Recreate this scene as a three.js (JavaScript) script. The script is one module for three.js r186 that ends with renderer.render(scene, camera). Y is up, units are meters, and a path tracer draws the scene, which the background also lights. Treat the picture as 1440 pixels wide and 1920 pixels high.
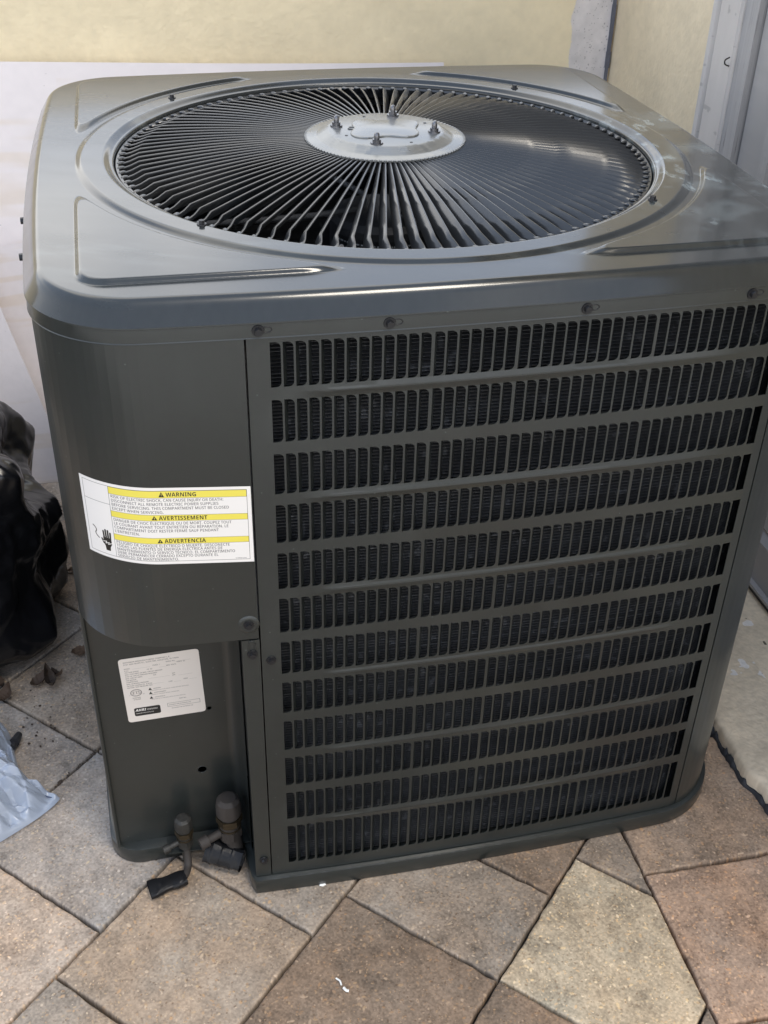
import * as THREE from 'three';
import { mergeGeometries, mergeVertices, toCreasedNormals } from 'three/addons/utils/BufferGeometryUtils.js';

// ------------------------------------------------------------------ camera, sky, sun, exposure
const scene = new THREE.Scene();
const CAM = new THREE.Vector3(-0.33224, 1.31612, 1.45667);
const camera = new THREE.PerspectiveCamera(48.41, 768 / 1024, 0.05, 400);
{
  const yaw = 0.23248, pitch = 0.59751, roll = 0.02753;
  const f = new THREE.Vector3(Math.sin(yaw) * Math.cos(pitch), -Math.sin(pitch), -Math.cos(yaw) * Math.cos(pitch));
  const r = new THREE.Vector3().crossVectors(f, new THREE.Vector3(0, 1, 0)).normalize();
  const u = new THREE.Vector3().crossVectors(r, f);
  camera.up.copy(u.multiplyScalar(Math.cos(roll)).addScaledVector(r, -Math.sin(roll)));
  camera.position.copy(CAM);
  camera.lookAt(CAM.clone().add(f));
}
const renderer = new THREE.WebGLRenderer({ antialias: true });
renderer.toneMapping = THREE.LinearToneMapping;
renderer.toneMappingExposure = 1.2;
renderer.shadowMap.enabled = true;

// seeded random and noise
function rng(seed) { let s = seed >>> 0; return () => { s = (s + 0x6D2B79F5) >>> 0; let t = s; t = Math.imul(t ^ (t >>> 15), t | 1); t ^= t + Math.imul(t ^ (t >>> 7), t | 61); return ((t ^ (t >>> 14)) >>> 0) / 4294967296; }; }
const h2 = (x, y, s) => { let h = Math.imul(x | 0, 374761393) ^ Math.imul(y | 0, 668265263) ^ Math.imul(s | 0, 2147483629); h = Math.imul(h ^ (h >>> 13), 1274126177); return ((h ^ (h >>> 16)) >>> 0) / 4294967296; };
const mod = (a, n) => ((a % n) + n) % n;
function vn(x, y, s = 0, per = 0) {
  const xi = Math.floor(x), yi = Math.floor(y), fx = x - xi, fy = y - yi;
  const u = fx * fx * (3 - 2 * fx), v = fy * fy * (3 - 2 * fy);
  let x0 = xi, x1 = xi + 1, y0 = yi, y1 = yi + 1;
  if (per) { x0 = mod(x0, per); x1 = mod(x1, per); y0 = mod(y0, per); y1 = mod(y1, per); }
  const a = h2(x0, y0, s), b = h2(x1, y0, s), c = h2(x0, y1, s), d = h2(x1, y1, s);
  return (a + (b - a) * u) * (1 - v) + (c + (d - c) * u) * v;
}
function fbm(x, y, oct, s = 0, per = 0) { let a = 0, w = 0.5, t = 0; for (let i = 0; i < oct; i++) { a += w * vn(x, y, s + i * 17, per); t += w; x *= 2; y *= 2; per *= 2; w *= 0.5; } return a / t; }
function vn3(x, y, z, s = 0) { const zi = Math.floor(z), f = z - zi, w = f * f * (3 - 2 * f); return vn(x + zi * 37.7, y + zi * 11.3, s) * (1 - w) + vn(x + (zi + 1) * 37.7, y + (zi + 1) * 11.3, s) * w; }
const sst = (a, b, x) => { const t = Math.min(1, Math.max(0, (x - a) / (b - a))); return t * t * (3 - 2 * t); };

{ // a bright, broken-cloud evening sky
  const W = 512, H = 256, d = new Float32Array(W * H * 4);
  for (let j = 0; j < H; j++) for (let i = 0; i < W; i++) {
    const el = ((j + 0.5) / H - 0.5) * Math.PI, az = ((i + 0.5) / W - 0.5) * 2 * Math.PI;
    const x = Math.cos(el) * Math.cos(az), y = Math.sin(el), z = Math.cos(el) * Math.sin(az);
    const yy = Math.max(y, 0.0), k = 1.6 / (yy + 0.35);
    const n = fbm(x * k + 10, z * k + 28, 5, 5);
    const glow = 1;
    const cl = sst(0.47, 0.66, n), lit = fbm(x * k * 1.3 + 40, z * k * 1.3 + 9, 4, 9);
    const hz = Math.pow(1 - yy, 3);
    const base = [0.68 + 0.98 * hz, 0.86 + 0.83 * hz, 1.20 + 0.52 * hz];
    const cc = [1.93 + 0.9 * lit, 1.94 + 0.82 * lit, 2.0 + 0.62 * lit];
    const o = (j * W + i) * 4;
    for (let c = 0; c < 3; c++) d[o + c] = (base[c] * (1 - cl) + cc[c] * cl) * glow;
    d[o + 3] = 1;
  }
  const t = new THREE.DataTexture(d, W, H, THREE.RGBAFormat, THREE.FloatType);
  t.mapping = THREE.EquirectangularReflectionMapping; t.magFilter = t.minFilter = THREE.LinearFilter; t.needsUpdate = true;
  scene.background = t; scene.environment = t;
}
const sun = new THREE.DirectionalLight(new THREE.Color(1, 0.91, 0.78), 1.4);
sun.position.set(0.95, 4.2, 1.75); sun.target.position.set(0, 0, 0);
sun.castShadow = true; sun.shadow.radius = 28; sun.shadow.mapSize.set(2048, 2048);
Object.assign(sun.shadow.camera, { left: -3, right: 3, top: 3, bottom: -3, near: 0.1, far: 15 });
scene.add(sun, sun.target);

// ------------------------------------------------------------------ helpers
const taken = new Map();
function numbered(n) { const k = taken.get(n) || 0; taken.set(n, k + 1); return k ? n + '_' + String(k).padStart(3, '0') : n; }
function mesh(name, geo, mat, parent) { const m = new THREE.Mesh(geo, mat); m.name = parent ? name : numbered(name); m.castShadow = m.receiveShadow = true; (parent || scene).add(m); return m; }
function thing(name, label, category, pos = [0, 0, 0], group) { const g = new THREE.Group(); g.name = numbered(name); g.position.set(...pos); g.userData = { label, category }; if (group) g.userData.group = group; scene.add(g); return g; }
function tag(o, label, category, group) { o.userData = { label, category }; if (group) o.userData.group = group; return o; }
const lin = (r, g, b) => new THREE.Color().setRGB(r, g, b);
function metric(g, k = 1) { const p = g.attributes.position, n = g.attributes.normal, u = g.attributes.uv; for (let i = 0; i < p.count; i++) { const ax = Math.abs(n.getX(i)), ay = Math.abs(n.getY(i)), az = Math.abs(n.getZ(i)); if (ax > ay && ax > az) u.setXY(i, p.getZ(i) * k, p.getY(i) * k); else if (ay > az) u.setXY(i, p.getX(i) * k, p.getZ(i) * k); else u.setXY(i, p.getX(i) * k, p.getY(i) * k); } return g; }
function geoFrom(pos, idx, uv) { const g = new THREE.BufferGeometry(); g.setAttribute('position', new THREE.Float32BufferAttribute(pos, 3)); if (uv) g.setAttribute('uv', new THREE.Float32BufferAttribute(uv, 2)); g.setIndex(idx); g.computeVertexNormals(); return g; }
const crease = (g, a = 0.6) => toCreasedNormals(g, a);
function bx(w, h, d, x = 0, y = 0, z = 0) { const g = new THREE.BoxGeometry(w, h, d); g.translate(x, y, z); return g; }
function cyl(r0, r1, h, x, y, z, n = 24) { const g = new THREE.CylinderGeometry(r0, r1, h, n); g.translate(x, y, z); return g; }
function lathe(pts, n = 32) { return new THREE.LatheGeometry(pts.map(p => new THREE.Vector2(p[0], p[1])), n); }
function join(list) { return mergeGeometries(list.map(g => { const q = g.index ? g.toNonIndexed() : g; for (const k of Object.keys(q.attributes)) if (!['position', 'normal', 'uv'].includes(k)) q.deleteAttribute(k); if (!q.attributes.uv) q.setAttribute('uv', new THREE.Float32BufferAttribute(new Float32Array(q.attributes.position.count * 2), 2)); return q; })); }
function tube(pts, r, seg = 40, rs = 12) { return new THREE.TubeGeometry(new THREE.CatmullRomCurve3(pts.map(p => new THREE.Vector3(...p))), seg, r, rs); }
function tex8(w, h, fn, srgb = true, wrap = true) {
  const d = new Uint8Array(w * h * 4);
  for (let j = 0; j < h; j++) for (let i = 0; i < w; i++) { const c = fn(i / w, j / h, i, j), o = (j * w + i) * 4; d[o] = Math.max(0, Math.min(255, c[0])); d[o + 1] = Math.max(0, Math.min(255, c[1])); d[o + 2] = Math.max(0, Math.min(255, c[2])); d[o + 3] = 255; }
  const t = new THREE.DataTexture(d, w, h); t.magFilter = THREE.LinearFilter; t.minFilter = THREE.LinearMipmapLinearFilter; t.generateMipmaps = true;
  if (wrap) t.wrapS = t.wrapT = THREE.RepeatWrapping; if (srgb) t.colorSpace = THREE.SRGBColorSpace; t.needsUpdate = true; return t;
}

// ------------------------------------------------------------------ ground and paving
function structure(o) { o.userData.kind = 'structure'; return o; }
const sandTex = tex8(256, 256, (u, v) => { const n = fbm(u * 32, v * 32, 4, 3, 32); const g = 30 + n * 55; return [g * 1.05, g * 0.95, g * 0.82]; });
const sandMat = new THREE.MeshStandardMaterial({ map: sandTex, roughness: 1 });
{
  const g = new THREE.PlaneGeometry(300, 300); g.rotateX(-Math.PI / 2); g.translate(0, -0.014, 0);
  const uv = g.attributes.uv; for (let i = 0; i < uv.count; i++) uv.setXY(i, uv.getX(i) * 900, uv.getY(i) * 900);
  structure(mesh('ground', g, sandMat));
}
const apronTex = tex8(512, 512, (u, v) => { const n = fbm(u * 8, v * 8, 5, 13, 8), f = fbm(u * 120, v * 120, 2, 14, 120), g = 196 + 26 * (n - 0.5) + 20 * (f - 0.5); return [g, g * 0.97, g * 0.92]; }); apronTex.repeat.set(4, 4);
{ const g = new THREE.BoxGeometry(8, 0.06, 6); g.translate(-0.5, -0.032, 4.53); structure(mesh('unseen_apron', g, new THREE.MeshStandardMaterial({ map: apronTex, roughness: 0.9 }))); }  // unseen ground beyond the pavers, made pale to brighten the service cover reflection
// coarse concrete with pale aggregate: neutral map, tinted by each paver's own pigment
const PT = 0.55;
function paverTextures(seed) {
  const N = 1024, rnd = rng(seed), hgt = new Float32Array(N * N), col = new Float32Array(N * N * 3);
  for (let j = 0; j < N; j++) for (let i = 0; i < N; i++) {
    const u = i / N, v = j / N, o = j * N + i;
    const big = fbm(u * 5, v * 5, 3, seed, 5), mid = fbm(u * 24, v * 24, 4, seed + 3, 24), fine = fbm(u * 200, v * 200, 2, seed + 5, 200);
    hgt[o] = 0.35 + 0.25 * mid + 0.4 * fine;
    const b = 0.60 + 0.36 * (big - 0.5) + 0.42 * (mid - 0.5) + 0.42 * (fine - 0.5);
    const warm = (fbm(u * 9, v * 9, 3, seed + 11, 9) - 0.5) * 0.16;
    col[o * 3] = b * (1 + warm); col[o * 3 + 1] = b; col[o * 3 + 2] = b * (1 - warm);
  }
  const spot = (cx, cy, r, el, an, c, amt, dh) => {
    const R = Math.ceil(r * el) + 1, ca = Math.cos(an), sa = Math.sin(an);
    for (let y = -R; y <= R; y++) for (let x = -R; x <= R; x++) {
      const a = (x * ca + y * sa) / el, b = -x * sa + y * ca, q = Math.sqrt(a * a + b * b) / r; if (q > 1) continue;
      const w = amt * Math.min(1, (1 - q) * 2.5), o = mod(cy + y, N) * N + mod(cx + x, N);
      for (let k = 0; k < 3; k++) col[o * 3 + k] += (c[k] - col[o * 3 + k]) * w; hgt[o] += dh * w;
    }
  };
  for (let k = 0; k < 5200; k++) { const p = rnd(), t = p < 0.2 ? [1.3, 1.25, 1.15] : p < 0.5 ? [0.98, 0.9, 0.74] : p < 0.75 ? [0.8, 0.72, 0.62] : [0.92, 0.76, 0.58]; spot((rnd() * N) | 0, (rnd() * N) | 0, 1.2 + rnd() * rnd() * 3.8, 1 + rnd() * 1.1, rnd() * 3.14, t, 0.35 + 0.6 * rnd(), 0.25); }
  for (let k = 0; k < 2600; k++) spot((rnd() * N) | 0, (rnd() * N) | 0, 0.9 + rnd() * 2.0, 1 + rnd() * 0.7, rnd() * 3.14, [0.34, 0.28, 0.23], 0.2 + 0.5 * rnd(), -0.5);
  const enc = x => 255 * Math.pow(Math.max(0, Math.min(1, x)), 1 / 2.2);
  return { map: tex8(N, N, (u, v, i, j) => { const o = (j * N + i) * 3; return [enc(col[o]), enc(col[o + 1]), enc(col[o + 2])]; }),
    bump: tex8(N, N, (u, v, i, j) => { const g = 255 * hgt[j * N + i] * 0.8; return [g, g, g]; }, false) };
}
const ptx = [paverTextures(11), paverTextures(57)];
const pcols = { light: [0.425, 0.322, 0.23], pale: [0.59, 0.45, 0.335], tan: [0.42, 0.335, 0.255], grey: [0.41, 0.35, 0.295], brown: [0.335, 0.238, 0.163], olive: [0.67, 0.53, 0.36], dull: [0.39, 0.305, 0.228], red: [0.45, 0.32, 0.222], redl: [0.58, 0.385, 0.26] };
const pmats = {};
for (const k in pcols) pmats[k] = ptx.map(t => new THREE.MeshStandardMaterial({ map: t.map, bumpMap: t.bump, bumpScale: 0.0016, roughness: 0.93, color: lin(...pcols[k].map((c, i) => c * [1.18, 1.19, 1.2][i])) }));
const paving = new THREE.Group(); paving.name = 'paving'; structure(paving); scene.add(paving);
function clip(poly, nx, nz, d) { const out = []; for (let i = 0; i < poly.length; i++) { const a = poly[i], b = poly[(i + 1) % poly.length], da = a[0] * nx + a[1] * nz - d, db = b[0] * nx + b[1] * nz - d; if (da <= 0) out.push(a); if ((da < 0 && db > 0) || (da > 0 && db < 0)) { const t = da / (da - db); out.push([a[0] + (b[0] - a[0]) * t, a[1] + (b[1] - a[1]) * t]); } } return out; }
let pvSeed = 100;
function paver(poly, colour, fine) {
  if (poly.length < 3) return;
  let ar = 0; poly.forEach((a, i) => { const b = poly[(i + 1) % poly.length]; ar += a[0] * b[1] - b[0] * a[1]; });
  if (Math.abs(ar) < 0.0008) return; if (ar < 0) poly.reverse();
  const inset = (P, e) => { let q = P.slice(); for (let i = 0; i < P.length; i++) { const a = P[i], b = P[(i + 1) % P.length], dx = b[0] - a[0], dz = b[1] - a[1], L = Math.hypot(dx, dz) || 1, nx = dz / L, nz = -dx / L; q = clip(q, nx, nz, a[0] * nx + a[1] * nz - e); } return q; };
  const seed = pvSeed++, rnd = rng(seed), step = fine ? 0.007 : 0.05;
  const P = inset(poly, 0.0013); if (P.length < 3) return;
  const c = P.reduce((s, a) => [s[0] + a[0] / P.length, s[1] + a[1] / P.length], [0, 0]);
  const ring = [];
  for (let i = 0; i < P.length; i++) { const a = P[i], b = P[(i + 1) % P.length], L = Math.hypot(b[0] - a[0], b[1] - a[1]), n = Math.max(1, Math.round(L / step)), nx = (b[1] - a[1]) / L, nz = -(b[0] - a[0]) / L;
    for (let k = 0; k < n; k++) { const t = k / n, x = a[0] + (b[0] - a[0]) * t, z = a[1] + (b[1] - a[1]) * t, j = fine && k ? (fbm(x * 60 + seed, z * 60, 3, 4) - 0.58) * 0.0036 : 0; ring.push([x + nx * j, z + nz * j, nx, nz]); } }
  const pos = [], uv = [], idx = [], ou = rnd(), ov = rnd(), dy = (rnd() - 0.5) * 0.0016, tx = (rnd() - 0.5) * 0.006, tz = (rnd() - 0.5) * 0.006, n = ring.length;
  const put = (x, y, z) => { pos.push(x, y + dy + (x - c[0]) * tx + (z - c[1]) * tz, z); uv.push(x / PT + ou, z / PT + ov); };
  const lev = [[0.0042, 0], [0.0018, -0.0008], [0.0005, -0.0026], [0, -0.009], [0, -0.03]];
  for (const [e, y] of lev) for (const r of ring) { const w = fine ? 0.5 + fbm(r[0] * 90, r[1] * 90, 2, 8) : 1; const dx = c[0] - r[0], dz = c[1] - r[1], L = Math.hypot(dx, dz); put(r[0] + dx / L * e * 1.25 * w, y, r[1] + dz / L * e * 1.25 * w); }
  put(c[0], 0, c[1]); const C = lev.length * n;
  for (let i = 0; i < n; i++) { const j = (i + 1) % n; idx.push(C, j, i); for (let l = 0; l < lev.length - 1; l++) { const a = l * n + i, b = l * n + j; idx.push(a, b, a + n, b, b + n, a + n); } }
  const g = geoFrom(pos, idx, uv);
  mesh('paver', g, pmats[colour][seed & 1], paving);
}
{
  const S2 = Math.SQRT2, sq = (P0, P1, Q0, Q1) => [[P0, Q0], [P1, Q0], [P1, Q1], [P0, Q1]].map(([p, q]) => [(p - q) / 2, (p + q) / 2]);
  const strips = [
    [-1.98, -1.65, [-0.39, -0.06, 0.27, 0.6, 0.93, 1.26]], [-1.65, -1.32, [-0.2, 0.13, 0.46, 0.79, 1.12, 1.45, 1.78]], [-1.32, -0.99, [-0.05, 0.28, 0.61, 0.94, 1.27, 1.6, 1.93]],
    [-0.99, -0.66, [-0.05, 0.281, 0.613, 0.945, 1.277, 1.61, 1.94]], [-0.66, -0.332, [-0.055, 0.277, 0.609, 0.941, 1.27, 1.6, 1.93, 2.26]], [-0.332, 0, [-0.055, 0.274, 0.606, 0.938, 1.27, 1.6, 1.93, 2.26]],
    [0, 0.336, [-0.27, 0.06, 0.394, 0.726, 1.052, 1.385, 1.72, 2.05, 2.38]], [0.336, 0.672, [-0.27, 0.064, 0.396, 0.616, 0.948, 1.28, 1.61, 1.94, 2.27]], [0.672, 1.008, [-0.05, 0.284, 0.615, 0.947, 1.28, 1.61, 1.94, 2.27]],
    [1.008, 1.344, [0.1, 0.43, 0.77, 1.1, 1.43, 1.76, 2.1]], [1.344, 1.68, [0.3, 0.63, 0.96, 1.29, 1.62, 1.95]], [1.68, 2.016, [0.5, 0.83, 1.16, 1.49, 1.82]], [2.016, 2.35, [0.7, 1.03, 1.36, 1.69]]];
  const known = { '6,0.394': 'tan', '6,0.726': 'light', '5,0.606': 'grey', '5,0.938': 'pale', '5,1.27': 'tan', '6,1.052': 'tan', '7,0.616': 'brown', '7,0.396': 'dull', '7,0.064': 'brown', '7,0.948': 'tan', '8,0.284': 'olive', '8,0.615': 'brown', '8,-0.05': 'dull', '4,0.609': 'grey', '4,0.277': 'tan', '3,0.281': 'grey', '4,-0.055': 'grey', '5,0.274': 'grey' };
  const alt = ['tan', 'pale', 'brown', 'grey', 'dull'];
  strips.forEach(([P0, P1, qs], si) => { for (let i = 0; i + 1 < qs.length; i++) {
    let poly = sq(P0, P1, qs[i], qs[i + 1]); poly = clip(poly, 1, 0, 0.2785); if (poly.length) poly = clip(poly, 0, -1, 0.335); if (poly.length) poly = clip(poly, 0, 1, 1.5); if (poly.length) poly = clip(poly, -1, 0, 1.5);
    if (poly.length > 2) { const cx = poly.reduce((s, a) => s + a[0], 0) / poly.length, cz = poly.reduce((s, a) => s + a[1], 0) / poly.length; const fine = cx > -0.95 && cx < 0.6 && cz < 1.0; paver(poly, known[si + ',' + qs[i]] || alt[(si * 3 + i * 2) % 5], fine); }
  } });
  const rc = (x0, x1, z0, z1) => [[x0, z0], [x1, z0], [x1, z1], [x0, z1]];
  for (let k = -4; k < 5; k++) paver(rc(0.2785, 0.512, 0.5275 + k * 0.2345, 0.762 + k * 0.2345), ['red', 'redl', 'dull'][mod(k, 3) === 0 ? 1 : k === -1 ? 0 : mod(k, 3) === 1 ? 0 : 2], k > -3 && k < 2);
  for (let r = 0; r < 3; r++) for (let k = 0; k < 12; k++) { const x0 = -1.5 + k * 0.2345 + (r % 2) * 0.11, z0 = -0.335 - (r + 1) * 0.232; let poly = clip(rc(x0, x0 + 0.2345, z0, z0 + 0.232), 1, 0, 0.2785); paver(poly, alt[(k + r * 2) % 5], k > 2 && k < 6 && r < 2); }
}

// ------------------------------------------------------------------ walls, door, step
const WZ = -1.045;
{ // back wall: yellow paint that stops short of the corner, bare render beyond
  const W = 2048, H = 800, sx = 2.6, sy = 1.04;   // metres
  const edge = 0.62 * 1;
  const map = tex8(W, H, (u, v) => {
    const x = -1.85 + u * sx, y = v * sy;
    const n = fbm(x * 9, y * 9, 4, 21), f = fbm(x * 60, y * 60, 3, 22), st = fbm(x * 3, y * 14, 3, 24);
    const e = 0.668 - 0.03 * fbm(x * 3 + 1, y * 4, 2, 31) + 0.035 * (fbm(x * 14, y * 16, 3, 33) - 0.5) - 0.02 * sst(0.8, 1.0, y);
    if (x > e) { // bare grey render with pits
      const p = fbm(x * 300, y * 300, 2, 41) < 0.2 ? 0.75 : 1, g = (214 + 30 * (n - 0.5) + 26 * (f - 0.5)) * p; 
      return [g * 1.0, g * 0.975, g * 0.965];
    }
    const g = 1 + 0.07 * (n - 0.5) + 0.05 * (f - 0.5) + 0.04 * (st - 0.5);
    return [236 * g, 221 * g, 187 * g];
  }, true, false);
  const bump = tex8(512, 512, (u, v) => { const g = 255 * (0.6 * fbm(u * 24, v * 24, 4, 51, 24) + 0.4 * fbm(u * 80, v * 80, 2, 52, 80)); return [g, g, g]; }, false); bump.repeat.set(4.3, 1.7);
  const mat = new THREE.MeshStandardMaterial({ map, bumpMap: bump, bumpScale: 0.0014, roughness: 0.9 });
  const plainMat = new THREE.MeshStandardMaterial({ color: new THREE.Color('rgb(236,221,187)'), roughness: 0.9 });
  const g = new THREE.BoxGeometry(2.6, 1.04, 0.18); g.translate(-1.85 + 1.3, 0.52, WZ - 0.09);
  const w = mesh('stucco_wall', g, [plainMat, plainMat, plainMat, plainMat, mat, plainMat]); tag(w, 'low yellow stucco wall behind the white boards with bare render at its end', 'wall');
  mesh('wall_coping', join([bx(4.4, 0.04, 0.23, -1.45, 1.06, WZ - 0.095), bx(1.8, 1.04, 0.18, -2.75, 0.52, WZ - 0.0905)]), plainMat, w);
  // dark filler in the corner joint
  const q = []; for (let k = 0; k < 32; k++) { const y0 = k * 0.0325; q.push(bx(0.006 + 0.004 * h2(k, 1, 3), 0.034, 0.006 + 0.003 * h2(k, 2, 3), 0.744, y0 + 0.016, WZ + 0.002)); }
  mesh('joint_filler', join(q), new THREE.MeshStandardMaterial({ color: lin(0.20, 0.21, 0.25), roughness: 0.9, bumpMap: bump, bumpScale: 0.002 }), w);
}
const HX = 0.752;
const stuccoBump = tex8(512, 512, (u, v) => { const g = 255 * (0.6 * fbm(u * 50, v * 50, 4, 61, 50) + 0.4 * fbm(u * 150, v * 150, 2, 62, 150)); return [g, g, g]; }, false);
{
  const map = tex8(512, 512, (u, v) => { const n = fbm(u * 8, v * 8, 4, 71, 8), f = fbm(u * 50, v * 50, 3, 72, 50), g = 1 + 0.08 * (n - 0.5) + 0.06 * (f - 0.5); return [224 * g, 208 * g, 177 * g]; });
  const mat = new THREE.MeshStandardMaterial({ map, bumpMap: stuccoBump, bumpScale: 0.0014, roughness: 0.9 });
  const house = thing('house_wall', 'tall yellow stucco house wall around the door frame', 'wall', [HX, 0, 0]);
  mesh('wall', metric(join([bx(0.25, 2.8, 0.50, 0.125, 1.4, -0.803), bx(0.25, 2.8, 0.5, 0.125, 1.4, 0.95), bx(0.25, 0.6, 1.3, 0.125, 2.5, 0.07)]), 1.4), mat, house);
  mesh('eave', bx(0.45, 0.12, 2.4, 0.12, 2.86, 0.06), new THREE.MeshStandardMaterial({ color: lin(0.6, 0.58, 0.54), roughness: 0.8 }), house);
}
{ // white timber door frame: casing with a bead, jamb strip, and the door leaf
  const wp = tex8(256, 512, (u, v) => { const n = fbm(u * 40, v * 6, 4, 81, 0), d = fbm(u * 60, v * 60, 2, 82); const g = 196 + 20 * (n - 0.5) - (d < 0.16 ? 25 : 0); return [g, g * 0.972, g * 0.94]; });
  const white = new THREE.MeshStandardMaterial({ map: wp, roughness: 0.55 });
  const jambTex = tex8(256, 512, (u, v) => { const n = fbm(u * 20, v * 10, 4, 84), d = fbm(u * 30, v * 30, 3, 85); const g = 166 + 24 * (n - 0.5) - (d < 0.22 ? 35 : 0); return [g, g * 0.982, g * 0.965]; });
  const jamb = new THREE.MeshStandardMaterial({ map: jambTex, roughness: 0.6 });
  const dark = new THREE.MeshStandardMaterial({ color: lin(0.035, 0.035, 0.04), roughness: 0.6 });
  const fr = thing('door_frame', 'white painted door frame with beaded casing and grey jamb strip', 'door frame', [0.72, 0, 0]);
  // casing profile in (x,z), extruded upward
  const prof = (pts, h, y0) => { const s = new THREE.Shape(pts.map(p => new THREE.Vector2(p[0], -p[1]))); const g = new THREE.ExtrudeGeometry(s, { depth: h, bevelEnabled: false }); g.rotateX(-Math.PI / 2); g.translate(0, y0, 0); return g; };
  const cs = (z0, d) => [[0.032, z0], [0.005, z0], [-0.004, z0 + d * 0.008], [-0.006, z0 + d * 0.014], [-0.003, z0 + d * 0.020], [0.004, z0 + d * 0.024], [0.004, z0 + d * 0.030], [-0.002, z0 + d * 0.034], [-0.003, z0 + d * 0.104], [0.002, z0 + d * 0.107], [0.032, z0 + d * 0.107]];
  mesh('casing', crease(prof(cs(-0.550, 1), 2.2, 0.02), 0.3), white, fr);
  mesh('casing', crease(prof(cs(0.69, -1), 2.2, 0.02), 0.3), white, fr);
  mesh('head_casing', bx(0.03, 0.1, 1.246, 0.012, 2.17, 0.067), white, fr);
  mesh('jamb_strip', bx(0.02, 2.08, 0.05, 0.0145, 1.07, -0.4225), jamb, fr);
  mesh('jamb_strip', bx(0.02, 2.08, 0.05, 0.0145, 1.07, 0.5575), jamb, fr);
  mesh('nail', tube([[-0.002, 0.853, -0.449], [-0.012, 0.857, -0.447], [-0.017, 0.866, -0.440], [-0.014, 0.872, -0.432]], 0.0013, 16, 6), new THREE.MeshStandardMaterial({ color: lin(0.06, 0.055, 0.05), metalness: 0.6, roughness: 0.5 }), fr);
  mesh('gap_strip', join([bx(0.004, 2.08, 0.0034, 0.022, 1.07, -0.3955)]), dark, fr);  // near-black strip stands in for the dark gap between jamb and door
  const dr = thing('door', 'white panelled door, colour greyed for shade, above the concrete step', 'door', [0.736, 0.134, 0]);
  const leafTex = tex8(512, 512, (u, v) => { const n = fbm(u * 6, v * 90, 4, 91, 0), m = fbm(u * 8, v * 8, 3, 92); const g = 168 + 12 * (n - 0.5) + 12 * (m - 0.5); return [g, g * 0.98, g * 0.955]; });  // white door paint lowered to grey, shade put into the colour
  const leaf = new THREE.MeshStandardMaterial({ map: leafTex, roughness: 0.5 });
  mesh('leaf', bx(0.04, 1.97, 0.916, 0.0205, 0.99, 0.0665), leaf, dr);
  for (const [z0, z1] of [[-0.29, 0.03], [0.11, 0.43]]) for (const [y0, y1] of [[0.18, 0.85], [0.98, 1.85]]) {
    const q = []; const t = 0.024; q.push(bx(0.012, y1 - y0, t, -0.0035, (y0 + y1) / 2, z0), bx(0.012, y1 - y0, t, -0.0035, (y0 + y1) / 2, z1), bx(0.0118, t, z1 - z0 - t, -0.0035, y0 + t / 2, (z0 + z1) / 2), bx(0.0118, t, z1 - z0 - t, -0.0035, y1 - t / 2, (z0 + z1) / 2));
    mesh('panel_moulding', join(q), leaf, dr);
  }
  const th = mesh('threshold', join([bx(0.026, 0.085, 0.99, 0.729, 0.0885, 0.07), bx(0.034, 0.006, 0.988, 0.7225, 0.0485, 0.07)]), new THREE.MeshStandardMaterial({ color: lin(0.30, 0.295, 0.30), roughness: 0.45, metalness: 0.2 }));
  mesh('rubber_seal', join([bx(0.012, 0.014, 0.986, 0.7265, 0.0372, 0.07), bx(0.005, 0.008, 0.984, 0.7155, 0.0342, 0.07)]), new THREE.MeshStandardMaterial({ color: lin(0.02, 0.02, 0.022), roughness: 0.5 }), th);
  tag(th, 'grey metal door threshold with a black seal along the concrete step', 'threshold');
}
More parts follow.
